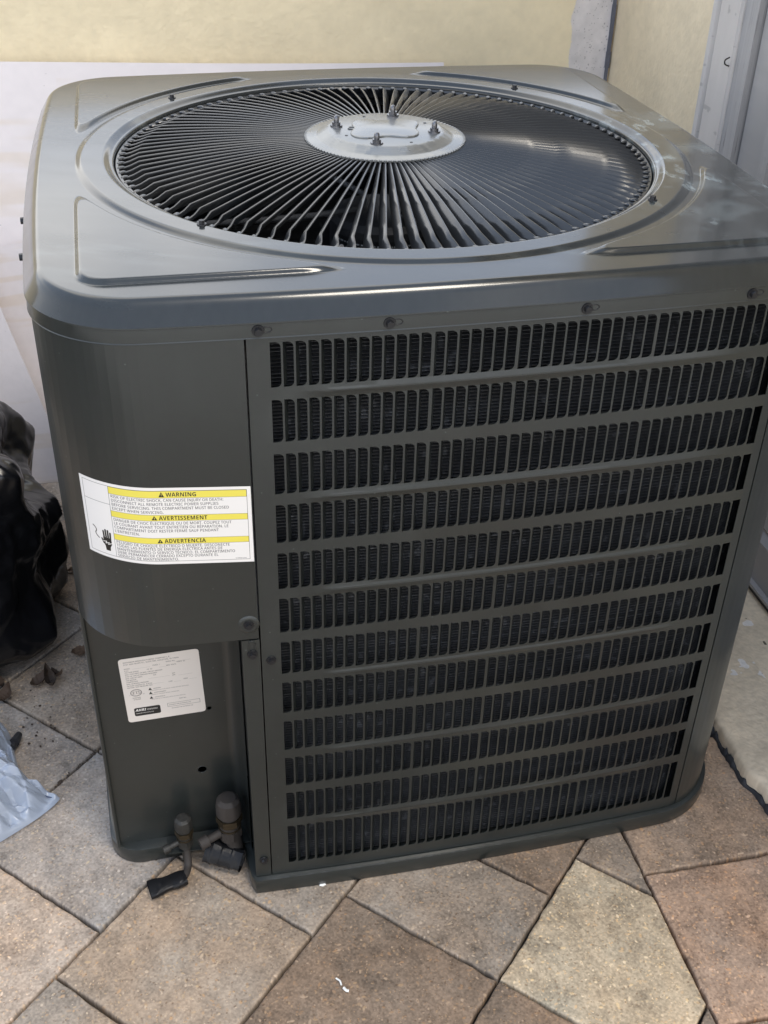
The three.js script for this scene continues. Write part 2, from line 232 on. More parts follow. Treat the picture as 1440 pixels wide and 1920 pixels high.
{ // concrete step, painted, chipped along its edge
  const map = tex8(1024, 1024, (u, v) => {
    const n = fbm(u * 10, v * 10, 5, 101), f = fbm(u * 90, v * 90, 3, 102), c = fbm(u * 16 + 5, v * 16, 4, 104), c2 = fbm(u * 30, v * 30, 3, 106);
    const g = 1 + 0.22 * (n - 0.5) + 0.14 * (f - 0.5); let r = [206 * g, 190 * g, 166 * g];
    if (c < 0.25) r = [222 * g, 216 * g, 210 * g]; if (c2 < 0.12) r = [92 * g, 84 * g, 70 * g]; return r;
  });
  const mat = new THREE.MeshStandardMaterial({ map, bumpMap: stuccoBump, bumpScale: 0.002, roughness: 0.8 });
  const nz = 260, pos = [], uv = [], idx = []; const z0 = -0.75, z1 = 1.3;
  const prof = [[0.735, 0.03], [0.62, 0.03], [0.54, 0.03], [0.512, 0.0298], [0.504, 0.028], [0.4995, 0.022], [0.4985, 0.006], [0.500, -0.02]];
  for (let k = 0; k <= nz; k++) { const z = z0 + (z1 - z0) * k / nz; prof.forEach(([x, y], i) => {
    const w = i > 2 ? (fbm(z * 30, 3.3, 4, 111) - 0.5) * 0.010 + (fbm(z * 140, 1.3, 2, 112) - 0.5) * 0.004 + 0.006 * Math.max(0, fbm(z * 14, 8, 2, 113) - 0.62) * 6 : 0;
    const yy = i > 1 && i < 6 ? -(fbm(x * 60, z * 60, 3, 115)) * 0.003 : 0; pos.push(x + w + (z - 0.3) * 0.03 * (i > 2), y + yy, z); uv.push(x * 1.6, z * 1.6); }); }
  const n = prof.length; for (let k = 0; k < nz; k++) for (let i = 0; i < n - 1; i++) { const a = k * n + i; idx.push(a, a + 1, a + n, a + 1, a + n + 1, a + n); }
  const st = mesh('concrete_step', geoFrom(pos, idx, uv), mat); tag(st, 'tan painted concrete step with a chipped edge below the door', 'step');
  // black sealant left along the foot of the edge
  const sp = [], si = [], ns = 420; for (let k = 0; k <= ns; k++) { const z = -0.7 + 1.95 * k / ns, w = (fbm(z * 30, 3.3, 4, 111) - 0.5) * 0.010 + (fbm(z * 140, 1.3, 2, 112) - 0.5) * 0.004 + 0.006 * Math.max(0, fbm(z * 14, 8, 2, 113) - 0.62) * 6 + (z - 0.3) * 0.03, r1 = fbm(z * 70, 2, 3, 118), r2 = fbm(z * 45, 9, 3, 119); const xs = 0.4985 + w; sp.push(xs - 0.004 - 0.005 * r2, -0.012, z, xs - 0.003 - 0.005 * r2, 0.000 + 0.004 * r1, z, xs - 0.0012, 0.003 + 0.010 * sst(0.4, 0.75, r1), z, xs + 0.006, 0.003, z); }
  for (let k = 0; k < ns; k++) for (let i = 0; i < 3; i++) { const a = k * 4 + i; si.push(a, a + 1, a + 4, a + 1, a + 5, a + 4); }
  mesh('sealant', geoFrom(sp, si), new THREE.MeshStandardMaterial({ color: lin(0.022, 0.023, 0.027), roughness: 0.75 }), st);
}

// ------------------------------------------------------------------ the condenser unit
// plan outline: a square of bowed sides with round corners; s runs along it from the middle of the front, clockwise seen from above
function outline(a, rho, r) {
  let lo = 0, hi = a; for (let i = 0; i < 60; i++) { const c = (lo + hi) / 2; (Math.hypot(c, c - a + rho) < rho - r) ? lo = c : hi = c; }
  const c = lo, th = Math.atan2(c, c - a + rho), L1 = rho * th, Lc = r * (Math.PI / 2 - 2 * th), Q = 2 * L1 + Lc;
  const at = (s, off = 0) => {
    const n = Math.floor((s + L1) / Q); let t = s - n * Q, x, z, nx, nz;
    if (t <= L1) { const A = t / rho; nx = Math.sin(A); nz = Math.cos(A); x = (rho + off) * nx; z = a - rho + (rho + off) * nz; }
    else { const A = th + (t - L1) / r; nx = Math.sin(A); nz = Math.cos(A); x = c + (r + off) * nx; z = c + (r + off) * nz; }
    for (let k = mod(n, 4); k > 0; k--) { [x, z] = [z, -x]; [nx, nz] = [nz, -nx]; }
    return [x, z, nx, nz];
  };
  const inside = (px, pz) => { const x = Math.abs(px), z = Math.abs(pz), A = Math.atan2(x - c, z - c);
    if (x > c && z > c && A > th && A < Math.PI / 2 - th) return r - Math.hypot(x - c, z - c);
    return Math.min(rho - Math.hypot(x, z - a + rho), rho - Math.hypot(z, x - a + rho)); };
  return { at, inside, L1, Lc, Q };
}
const RHO = 1 / 0.17043, AH = 0.451;
const O = outline(AH, RHO, 0.112);
function sweep(o, prof, s0, s1, n, { closed = true, caps = true, fn, angle = 0.5, uvk } = {}) {
  const pos = [], idx = [], uv = [], m = prof.length;
  for (let k = 0; k <= n; k++) { const s = s0 + (s1 - s0) * k / n; prof.forEach((p, i) => { let [y, off] = p; if (fn) [y, off] = fn(s, y, off, i); const [x, z] = o.at(s, off); pos.push(x, y, z); uv.push(s, y); }); }
  const e = closed ? m : m - 1;
  for (let k = 0; k < n; k++) for (let i = 0; i < e; i++) { const j = (i + 1) % m, a = k * m + i, b = k * m + j; idx.push(a, a + m, b, b, a + m, b + m); }
  if (closed && caps) for (let i = 1; i < m - 1; i++) { idx.push(0, i, i + 1); const b = n * m; idx.push(b, b + i + 1, b + i); }
  const g = new THREE.BufferGeometry(); g.setAttribute('position', new THREE.Float32BufferAttribute(pos, 3)); g.setAttribute('uv', new THREE.Float32BufferAttribute(uv, 2)); g.setIndex(idx);
  return crease(g, angle);
}
const sheet = (s0, s1, y0, y1, o0, o1, n = 12) => sweep(O, [[y0, o1], [y1, o1], [y1, o0], [y0, o0]], s0, s1, n);

// paints: gunmetal enamel with a fine orange peel, dust and rub marks
const enamelTex = tex8(512, 512, (u, v) => { const n = fbm(u * 6, v * 6, 5, 201, 6), f = fbm(u * 90, v * 90, 2, 202, 90); const g = 1 + 0.10 * (n - 0.5) + 0.06 * (f - 0.5); const sp = h2((u * 512) | 0, (v * 512) | 0, 5) > 0.99972 ? 2.6 : 1; const sm = 5 * sst(0.55, 0.8, fbm(u * 9, v * 4, 4, 207, 0)); return [(37 + sm) * g * sp, (40.5 + sm) * g * sp, (39 + sm) * g * sp]; });
const enamelRough = tex8(512, 512, (u, v) => { const n = fbm(u * 5, v * 5, 5, 211, 5); const g = 255 * (0.36 + 0.24 * (n - 0.5)); return [g, g, g]; }, false);
for (const t of [enamelTex, enamelRough]) t.repeat.set(1.7, 1.7);
const enamel = new THREE.MeshPhysicalMaterial({ map: enamelTex, roughnessMap: enamelRough, roughness: 1, metalness: 0, clearcoat: 0.3, clearcoatRoughness: 0.18 });
const peel = tex8(256, 256, (u, v) => { const g = 255 * fbm(u * 40, v * 40, 2, 221, 40); return [g, g, g]; }, false); peel.repeat.set(2.2, 2.2);
enamel.bumpMap = peel; enamel.bumpScale = 0.0001;
// the lid carries dry dust films, pale handling smears and scratches
const lidTex = tex8(1024, 1024, (u, v) => {
  const x = (u - 0.5), z = (v - 0.5), n = fbm(u * 7, v * 7, 5, 231), f = fbm(u * 160, v * 160, 2, 232), st = fbm(u * 9 + v * 5, v * 46 - u * 22, 4, 233);
  let g = 40 + 8 * (n - 0.5) + 5 * (f - 0.5);
  g += 30 * sst(0.50, 0.76, fbm(u * 5 + 3, v * 5, 4, 236)) * sst(0.45, 0.7, st);
  const dusty = sst(0.16, 0.36, x) * sst(0.2, 0.02, Math.abs(z - 0.12) - 0.14);
  g += dusty * (46 * sst(0.4, 0.66, fbm(u * 20, v * 20, 4, 237)) + 70 * sst(0.52, 0.74, fbm(u * 120, v * 55, 4, 238)) * sst(0.45, 0.6, fbm(u * 12, v * 12, 3, 239)));
  return [g * 0.94, g, g * 0.985];
}, true, false);
const lidRough = tex8(512, 512, (u, v) => { const n = fbm(u * 6, v * 6, 5, 241), s = fbm(u * 10 + v * 4, v * 50 - u * 20, 4, 242); const g = 255 * (0.24 + 0.14 * (n - 0.5) + 0.10 * (s - 0.5)); return [g, g, g]; }, false, false);
const lidMat = new THREE.MeshPhysicalMaterial({ map: lidTex, roughnessMap: lidRough, roughness: 1, metalness: 0, clearcoat: 0.62, clearcoatRoughness: 0.11, specularIntensity: 0.5, bumpMap: tex8(256, 256, (u, v) => { const g = 255 * fbm(u * 5, v * 5, 2, 251, 5); return [g, g, g]; }, false), bumpScale: 0.0006 });
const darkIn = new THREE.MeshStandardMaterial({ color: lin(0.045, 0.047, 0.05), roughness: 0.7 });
const blackScrew = new THREE.MeshStandardMaterial({ color: lin(0.02, 0.02, 0.022), roughness: 0.4, metalness: 0.4 });
const steel = new THREE.MeshStandardMaterial({ color: lin(0.42, 0.42, 0.42), roughness: 0.35, metalness: 0.8 });

const unit = thing('air_conditioner', 'dark grey air conditioner condenser with louvered sides and round fan grille on the pavers', 'air conditioner', [0, 0, 0]);
const PW = 0.0127, SO = 0.06797, ROWP = 0.06393, YR = 0.825, SLH = 0.0496, SW = 0.84 * PW;
const SEAM = -0.2365, PEND = 0.361;

// base pan with the front-left corner stepped back for the valves
const RX0 = -0.262;
// where the left side reaches the valve recess
let SLEFT = -O.Q; while (O.at(SLEFT)[1] < 0.315) SLEFT += 0.0005;
const LEFTX = O.at(SLEFT)[0];
{
  const pts = []; const o4 = 0.0055; const sA = -0.2575, sB = sA + 0; const T = 4 * O.Q;
  const sEnd = sA + T; // go round clockwise
  for (let k = 0; k <= 400; k++) { const s = sA + (sEnd - sA) * k / 400; const [x, z] = O.at(s, o4); if (s > sEnd - 0.30 && z > 0.313 && x < -0.25) continue; pts.push([x, z]); }
  const xl = LEFTX - o4; for (let k = 0; k <= 8; k++) { const A = Math.PI + k / 8 * Math.PI / 2; pts.push([xl + 0.042 + 0.042 * Math.cos(A), 0.325 - 0.042 * Math.sin(A)]); }
  pts.push([-0.345, 0.366], [-0.338, 0.362], [RX0 - 0.012, 0.362], [RX0 - 0.004, 0.37], [RX0, 0.44]);
  const s = new THREE.Shape(pts.map(p => new THREE.Vector2(p[0], -p[1])));
  const g = new THREE.ExtrudeGeometry(s, { depth: 0.022, bevelEnabled: true, bevelThickness: 0.002, bevelSize: 0.002, bevelSegments: 2 });
  g.rotateX(-Math.PI / 2); g.translate(0, 0.003, 0);
  mesh('base_pan', crease(g, 0.5), enamel, unit);
}
// screws: hex washer heads
const screwGeo = (() => { const w = cyl(0.0062, 0.0066, 0.0014, 0, 0.0007, 0, 20), h = new THREE.CylinderGeometry(0.0039, 0.0042, 0.0045, 6); h.translate(0, 0.0036, 0); return crease(join([w, h]), 0.4); })();
function screwAt(x, y, z, n, parent, k = 1) { const m = mesh('screw', screwGeo, blackScrew, parent); m.position.set(x, y, z); m.quaternion.setFromUnitVectors(new THREE.Vector3(0, 1, 0), new THREE.Vector3(...n).normalize()); m.scale.setScalar(k); return m; }
function screwS(s, y, off, parent, k = 1) { const [x, z, nx, nz] = O.at(s, off); return screwAt(x, y, z, [nx, 0, nz], parent, k); }

// louvered panels ------------------------------------------------------------
function slotLeft(k) { return -22 * PW + SO + (k - 1.10 + 0.11 * ((k > 13) + (k > 20) + (k > 32))) * PW; } // left edge of slot k, 1..44
function slatGeo(w, h) { // stamped strip: straight right edge, left edge flaring into rounded slot corners, blade bent inwards behind the right edge
  const r = 0.0056, sh = new THREE.Shape();
  sh.moveTo(w / 2, -h / 2); sh.lineTo(w / 2, h / 2); sh.lineTo(-w / 2 - r, h / 2);
  for (let k = 1; k <= 5; k++) { const A = k / 5 * Math.PI / 2; sh.lineTo(-w / 2 - r + r * Math.sin(A), h / 2 - r + r * Math.cos(A)); }
  for (let k = 0; k <= 5; k++) { const A = Math.PI / 2 + k / 5 * Math.PI / 2; sh.lineTo(-w / 2 - r + r * Math.sin(A), -h / 2 + r + r * Math.cos(A)); }
  const g = new THREE.ExtrudeGeometry(sh, { depth: 0.0011, bevelEnabled: false, curveSegments: 3 }); g.translate(0, 0, -0.0011);
  const b = new THREE.BoxGeometry(0.0009, h, 0.0085); b.translate(0, 0, -0.0042); b.rotateY(-0.5); b.translate(w / 2 - 0.0003, 0, -0.0004);
  return crease(join([g, b]), 0.5);
}
const ROWS = []; for (let j = 0; j < 12; j++) { const top = YR - j * ROWP, h = j === 11 ? 0.0758 - 0.003 : SLH; ROWS.push([top - h, top]); }
const gNorm = { n: slatGeo(PW - SW, SLH), w: slatGeo(PW * 1.11 - SW, SLH), nl: slatGeo(PW - SW, ROWS[11][1] - ROWS[11][0]), wl: slatGeo(PW * 1.11 - SW, ROWS[11][1] - ROWS[11][0]) };
function louverPanel(turn, individual) {
  const shift = turn * O.Q, parts = [];
  const y0 = 0.029, y1 = 0.838, sL = slotLeft(1), sR = slotLeft(44) + SW;
  parts.push(sheet(SEAM + 0.001 + shift, sL + shift, y0, y1, -0.0011, 0, 3), sheet(sR + shift, PEND - 0.0008 + shift, y0, y1, -0.0011, 0, 3));
  const band = (a, b, rib) => {
    const c = (a + b) / 2;
    const prof = rib ? [[a, 0], [c - 0.0042, 0], [c - 0.002, 0.0013], [c, 0.0019], [c + 0.002, 0.0013], [c + 0.0042, 0], [b, 0], [b, -0.0011], [a, -0.0011]] : [[a, 0], [b, 0], [b, -0.0011], [a, -0.0011]];
    return sweep(O, prof, sL + shift, sR + shift, 60, { fn: (s, y, off, i) => rib && i > 1 && i < 5 ? [y, off * sst(0, 0.05, s - shift - sL - 0.02) * sst(0, 0.05, sR - 0.02 - s + shift)] : [y, off], angle: 0.7 });
  };
  parts.push(band(ROWS[0][1], y1, false));
  for (let j = 0; j < 11; j++) parts.push(band(ROWS[j + 1][1], ROWS[j][0], j % 2 === 0));
  parts.push(band(y0, ROWS[11][0], false));
  // folded left edge of the panel
  parts.push(sheet(SEAM + 0.001 + shift, SEAM + 0.003 + shift, y0, y1 - 0.006, -0.018, -0.0011, 1));
  const p = mesh('louver_panel', join(parts), enamel, unit);
  const rest = [];
  for (let j = 0; j < 12; j++) for (let k = 1; k < 44; k++) {
    const l = slotLeft(k) + SW, r = slotLeft(k + 1), wide = r - l > PW * 0.2, geo = gNorm[(wide ? 'w' : 'n') + (j === 11 ? 'l' : '')];
    const [x, z, nx, nz] = O.at((l + r) / 2 + shift, 0), y = (ROWS[j][0] + ROWS[j][1]) / 2;
    const big = individual && (j < 7 && k < 44 - (j > 4 ? 1 : 0)) && (j * 43 + k) <= 300;
    if (big) { const m = mesh('slat', geo, enamel, p); m.position.set(x, y, z); m.rotation.y = Math.atan2(nx, nz); }
    else { const g = geo.clone(); g.rotateY(Math.atan2(nx, nz)); g.translate(x, y, z); rest.push(g); }
  }
  const m = mesh('slats', join(rest), enamel, p); m.userData.kind = 'stuff';
  return p;
}
const front = louverPanel(0, true);
for (const t of [1, 2, 3]) louverPanel(t, false);
screwS(SEAM + 0.012, 0.4155, 0.0002, front, 0.9); screwS(-0.246, 0.062, 0.0015, unit, 0.9);
// plain corner posts on the three whole corners
for (const t of [0, 1, 2]) { const s0 = PEND + 0.0008 + t * O.Q, s1 = SEAM - 0.0005 + (t + 1) * O.Q; mesh('corner_post', sheet(s0, s1, 0.029, 0.838, -0.0011, 0.0006, 40), enamel, unit); }
// front-left: upper service cover, bent round the corner
const CB = 0.452, SCL = -O.Q + PEND + 0.001;
{
  const prof = [[CB, 0.0016], [CB + 0.003, 0.0022], [0.838, 0.0022], [0.838, 0.0009], [CB + 0.002, 0.0009], [CB - 0.001, -0.012], [CB - 0.002, -0.012]];
  const cv = mesh('service_cover', sweep(O, prof, SCL, SEAM - 0.0012, 220, { angle: 0.7 }), enamel, unit);
  // pressed dimple with its screw near the lower right corner
  const [x, z, nx, nz] = O.at(SEAM - 0.012, 0.0022);
  const d = lathe([[0.0125, 0], [0.011, 0.0012], [0.0085, 0.002], [0.006, 0.0012], [0.0001, 0.0008]], 28); d.rotateX(Math.PI / 2); d.rotateY(Math.atan2(nx, nz)); d.translate(x, 0.4745, z); mesh('dimple', d, enamel, cv);
  screwS(SEAM - 0.012, 0.4745, 0.003, cv, 0.95);
  // unseen shelf added under the cover to block light from the recess
  { const q = [[LEFTX + 0.003, 0.352]]; for (let k = 0; k <= 40; k++) { const P = O.at(SLEFT + (-0.2585 - SLEFT) * k / 40, -0.003); if (P[1] > 0.353) q.push([P[0], P[1]]); } q.push([-0.2585, 0.352]); const sg = new THREE.ExtrudeGeometry(new THREE.Shape(q.map(p => new THREE.Vector2(p[0], -p[1]))), { depth: 0.002, bevelEnabled: false }); sg.rotateX(-Math.PI / 2); sg.translate(0, CB + 0.0035, 0); mesh('added_shelf', sg, enamel, unit); }
  // rail left of the louver panel, beside the valve recess
  mesh('edge_rail', sheet(-0.2575, SEAM - 0.0005, 0.029, CB - 0.003, -0.09, 0.0004, 2), enamel, unit);
  const [tx, tz, tnx, tnz] = O.at(-0.247, 0.0006);
  // slotted tab with its screw below the cover
  screwS(-0.246, 0.428, 0.0008, unit, 0.95);
  const lp = []; for (let k = 0; k <= 24; k++) { const A = k / 24 * 2 * Math.PI; lp.push([0.0038 * Math.cos(A), 0.4365 + 0.009 * Math.sin(A) + 0.003, 0.0006]); }
  mesh('tab_slot', new THREE.TubeGeometry(new THREE.CatmullRomCurve3(lp.map(q => { const P = O.at(-0.2465 + q[0], 0.001); return new THREE.Vector3(P[0], q[1], P[1]); }), true), 40, 0.0007, 6, true), enamel, unit);
}
{ // recessed lower panel with a knockout hole, and the left side's front edge
  const z = 0.352, sh = new THREE.Shape([[LEFTX + 0.003, 0.026], [-0.276, 0.026], [-0.276, CB + 0.003], [LEFTX + 0.003, CB + 0.003]].map(p => new THREE.Vector2(...p)));
  const hole = (x, y, r) => { const p = new THREE.Path(); p.absellipse(x, y, r, r, 0, 2 * Math.PI, true); sh.holes.push(p); };
  hole(-0.3145, 0.151, 0.0058); hole(-0.298, 0.262, 0.003);
  const g = new THREE.ExtrudeGeometry(sh, { depth: 0.0012, bevelEnabled: false, curveSegments: 12 }); g.translate(0, 0, z - 0.0012);
  { const cp = [], ci = []; for (let k = 0; k <= 10; k++) { const A = k / 10 * Math.PI / 2; const x = -0.276 + 0.0185 * Math.sin(A), zz = z + 0.045 * (1 - Math.cos(A)); cp.push(x, 0.026, zz, x, CB + 0.003, zz); } for (let k = 0; k < 10; k++) ci.push(k * 2, k * 2 + 2, k * 2 + 1, k * 2 + 1, k * 2 + 2, k * 2 + 3); mesh('recess_channel', geoFrom(cp, ci), enamel, unit); }
  const sp = mesh('valve_panel', g, enamel, unit);
  mesh('hole_rim', (() => { const t = new THREE.TorusGeometry(0.0062, 0.0006, 6, 24); t.translate(-0.3145, 0.151, z); return t; })(), enamel, sp);
  // left side sheet running forward to the recess, with a rolled edge
  const [ex0, ez0] = O.at(SLEFT, -0.0008); const e = []; const s1 = SCL, sN = SLEFT;
  e.push(sheet(s1 < sN ? s1 : sN - 0.1, sN, 0.0275, CB, -0.0011, 0.0004, 16), bx(0.0011, CB - 0.0275, 0.04, ex0 + 0.0015, (CB + 0.0275) / 2, ez0 + 0.0205));
  const fy = (CB + 0.0275) / 2; e.push(cyl(0.0026, 0.0026, CB - 0.0275, ex0 + 0.0035, fy, ez0 + 0.0405, 14));
  mesh('side_edge', join(e), enamel, unit);
}
// lid ---------------------------------------------------------------------------
const HR = 0.3465, YT = 0.8715;
const LO = outline(AH + 0.0034, RHO + 0.0034, 0.1154);
const smax = (a, b, k) => { const h = Math.max(k - Math.abs(a - b), 0) / k; return Math.max(a, b) + h * h * k * 0.25; };
function lidY(x, z) {
  const d = LO.inside(x, z), r = Math.hypot(x, z);
  let y = -smax(-(0.8480 + Math.max(0, d) * 1.6), -YT, 0.0095);
  y += 0.0038 * sst(0.3940, 0.3840, r);
  y -= 0.0055 * sst(0.360, 0.349, r);
  const ax = Math.abs(x), az = Math.abs(z);
  let e = smax(smax(ax - 0.392 + 0.02 * az * az, az - 0.392 + 0.02 * ax * ax, 0.03), 0.405 - r, 0.022);
  y += 0.0050 * sst(0.0024, -0.0028, e);
  return y;
}
{
  const N = 1680, M = 150, pos = [], uv = [], idx = [];
  // radius of the outline in each direction
  const rad = []; { const S = []; for (let k = 0; k < 8000; k++) { const [x, z] = LO.at(4 * LO.Q * k / 8000); S.push([mod(Math.atan2(x, z), 2 * Math.PI), Math.hypot(x, z)]); } S.sort((a, b) => a[0] - b[0]); let j = 0; for (let i = 0; i < N; i++) { const A = i / N * 2 * Math.PI; while (j < S.length - 1 && S[j][0] < A) j++; rad.push(S[j][1]); } }
  for (let i = 0; i < N; i++) { const A = i / N * 2 * Math.PI, R = rad[i]; 
    // rolled hole edge
    for (const [r, y] of [[HR - 0.001, 0.838], [HR - 0.001, 0.864], [HR, 0.8688]]) { pos.push(r * Math.sin(A), y, r * Math.cos(A)); uv.push(0.5 + r * Math.sin(A), 0.5 + r * Math.cos(A)); }
    for (let m = 0; m <= M; m++) { const r = HR + 0.0015 + (R - HR - 0.0015) * m / M, x = r * Math.sin(A), z = r * Math.cos(A); pos.push(x, lidY(x, z), z); uv.push(0.5 + x, 0.5 + z); } }
  const m = M + 4; for (let i = 0; i < N; i++) { const j = (i + 1) % N; for (let k = 0; k < m - 1; k++) { const a = i * m + k, b = j * m + k; idx.push(a, a + 1, b, b, a + 1, b + 1); } }
  const lid = mesh('lid', geoFrom(pos, idx, uv), lidMat, unit);
  // turned-down flange
  const fl = sweep(O, [[0.8482, 0.0034], [0.8470, 0.0036], [0.8462, 0.0024], [0.8322, 0.0024], [0.8312, 0.0030], [0.8308, 0.0014], [0.8478, 0.0012]], 0, 4 * O.Q, 480, { caps: false, angle: 0.35 });
  mesh('flange', fl, enamel, lid);
  for (const [s, y] of [[-0.2235, 0.8395], [-0.094, 0.8392], [0.1125, 0.8392], [0.30, 0.8392]]) for (let t = 0; t < 4; t++) {
    const ss = s + t * O.Q; if (t === 3) continue;
    screwS(ss, y, 0.0024, lid, 0.95);
    const pts = []; for (let k = 0; k < 20; k++) { const A = k / 20 * 2 * Math.PI, q = O.at(ss + 0.008 + 0.0052 * Math.cos(A), 0.0024); pts.push(new THREE.Vector3(q[0], y + 0.0006 + 0.0030 * Math.sin(A), q[1])); }
    mesh('slot_rim', new THREE.TubeGeometry(new THREE.CatmullRomCurve3(pts, true), 30, 0.0006, 6, true), blackScrew, lid);
  }
  const [lx, lz, lnx, lnz] = O.at(-O.Q, 0.0024);
  for (const z of [0.108, 0.222]) { let s = -O.Q - 0.3; while (O.at(s)[1] < z) s += 0.001; screwS(s, 0.84, 0.0024, lid, 1); }
  for (const [x, z] of [[-0.256, -0.274], [-0.258, 0.25], [0.262, -0.264], [0.266, 0.25]]) screwAt(x, lidY(x, z), z, [0, 1, 0], lid, 0.85);
}
// fan grille --------------------------------------------------------------------
const grilleMat = new THREE.MeshPhysicalMaterial({ color: lin(0.026, 0.027, 0.028), roughness: 0.3, metalness: 0.0, clearcoat: 0.25, clearcoatRoughness: 0.16 });
const capMat = new THREE.MeshPhysicalMaterial({ color: lin(0.20, 0.205, 0.203), roughnessMap: enamelRough, roughness: 0.9, metalness: 0.7, clearcoat: 0.3, clearcoatRoughness: 0.15, bumpMap: peel, bumpScale: 0.0001 });
{
  const ring = lathe([[0.345, 0.850], [0.3455, 0.862], [0.344, 0.8652], [0.341, 0.8655], [0.3385, 0.863], [0.3385, 0.856], [0.341, 0.850], [0.345, 0.850]], 220);
  const inner = lathe([[0.097, 0.872], [0.101, 0.872], [0.101, 0.883], [0.097, 0.883], [0.097, 0.872]], 120);
  const gr = mesh('fan_grille', crease(join([ring, inner]), 0.6), grilleMat, unit);
  const NV = 112, ST = 20, top = r => 0.8865 - 0.0195 * Math.pow(Math.max(0, (r - 0.095) / 0.25), 1.9);
  const variants = [];
  for (let q = 0; q < 3; q++) {
    const pos = [], idx = []; const rnd = rng(500 + q), w = (rnd() - 0.5) * 0.0003;
    for (let k = 0; k <= ST; k++) {
      const t = k / ST, r = 0.102 + (0.3385 - 0.102) * t;
      const e = sst(0.316, 0.333, r), g = 0.5 + 0.5 * sst(0.1, 0.24, r), k1 = 1 - 0.4 * e;
      const y = top(r) - 0.0036 * e, sx = 0.0048 * e + w * Math.sin(t * 3.14);
      // vane along +z (front): a rolled lip on top, then a steep face; going down it leans towards -x
      const sec = [[0.0014, -0.0010], [0.0011, 0.0001], [-0.0003, 0.0004], [-0.0020 * g, -0.0006 * g], [-0.0044 * g * k1, -0.0044 * g * k1], [-0.0074 * g * k1, -0.0122 * g * k1], [-0.0066 * g * k1, -0.0124 * g * k1], [-0.0030 * g * k1, -0.0052 * g * k1]];
      for (const [a, b] of sec) pos.push(sx + a, y + b, r);
    }
    const ms = 8; for (let k = 0; k < ST; k++) for (let i = 0; i < ms; i++) { const a = k * ms + i, b = k * ms + (i + 1) % ms; idx.push(a, a + ms, b, b, a + ms, b + ms); }
    const tip = new THREE.SphereGeometry(1, 8, 6); tip.scale(0.0034, 0.0022, 0.0058); tip.rotateY(0.5); tip.translate(0.0040, 0.8650, 0.3378);
    variants.push(crease(join([geoFrom(pos, idx), tip]), 0.7));
  }
  for (let i = 0; i < NV; i++) { const v = mesh('vane', variants[i % 3], grilleMat, gr); v.rotation.y = i / NV * 2 * Math.PI + 0.012; }
  // centre cap
  const cp = lathe([[0.0001, 0.8975], [0.074, 0.8975], [0.0765, 0.897], [0.0785, 0.8955], [0.0875, 0.8902], [0.0895, 0.8895], [0.1005, 0.8888], [0.1028, 0.888], [0.103, 0.8865], [0.096, 0.8863]].reverse(), 160);
  const cap = mesh('grille_cap', crease(cp, 0.5), capMat, unit);
  const teeth = []; for (let i = 0; i < NV; i++) { const g = new THREE.CylinderGeometry(0.0019, 0.0019, 0.0035, 8); g.translate(0, 0.8868, 0.1028); g.rotateY(i / NV * 2 * Math.PI + 0.012); teeth.push(g); }
  mesh('crimped_edge', join(teeth), capMat, cap);
  // pressed emblem-shaped stiffening on the cap
  const A0 = 0.36, sh = new THREE.Shape(); const P = []; for (let k = 0; k < 160; k++) { const A = k / 160 * 2 * Math.PI, c4 = Math.cos(4 * (A + 0.1)), r = 0.043 + 0.0075 * c4 + 0.004 * Math.cos(2 * A + 1) ; P.push(new THREE.Vector2(r * Math.cos(A), r * Math.sin(A))); }
  sh.setFromPoints(P); const eg = new THREE.ExtrudeGeometry(sh, { depth: 0.0008, bevelEnabled: true, bevelThickness: 0.0014, bevelSize: 0.002, bevelSegments: 3 }); eg.rotateX(-Math.PI / 2); eg.rotateY(0.75); eg.translate(0, 0.8975, 0); mesh('pressing', crease(eg, 0.6), capMat, cap);
  const tab = new THREE.TorusGeometry(0.0055, 0.0013, 8, 4); tab.rotateX(Math.PI / 2); tab.rotateY(0.4); tab.scale(1, 0.8, 1); tab.translate(-0.042, 0.8982, -0.008); mesh('tab', tab, capMat, cap);
  const nut = lathe([[0.0001, 0.0175], [0.0022, 0.017], [0.0038, 0.0155], [0.0044, 0.013], [0.0044, 0.007], [0.0068, 0.0068], [0.0068, 0.0024], [0.0098, 0.0022], [0.0102, 0.0008], [0.0102, 0]].reverse(), 20);
  const chrome = new THREE.MeshStandardMaterial({ color: lin(0.16, 0.16, 0.17), metalness: 0.9, roughness: 0.22 });
  for (const [x, z] of [[-0.060, -0.0215], [-0.024, 0.0605], [0.024, -0.0605], [0.060, 0.0215]]) { const m = mesh('acorn_nut', crease(nut, 0.7), chrome, cap); m.position.set(x, 0.8975, z); m.scale.setScalar(0.8); }
  for (const [x, z] of [[-0.055, 0.022], [0.02, 0.062], [-0.015, -0.062], [0.058, -0.02]]) mesh('hole_disc', cyl(0.0019, 0.0021, 0.0008, x, 0.8976, z, 12), blackScrew, cap);  // flat dark discs standing in for small open holes in the cap
}
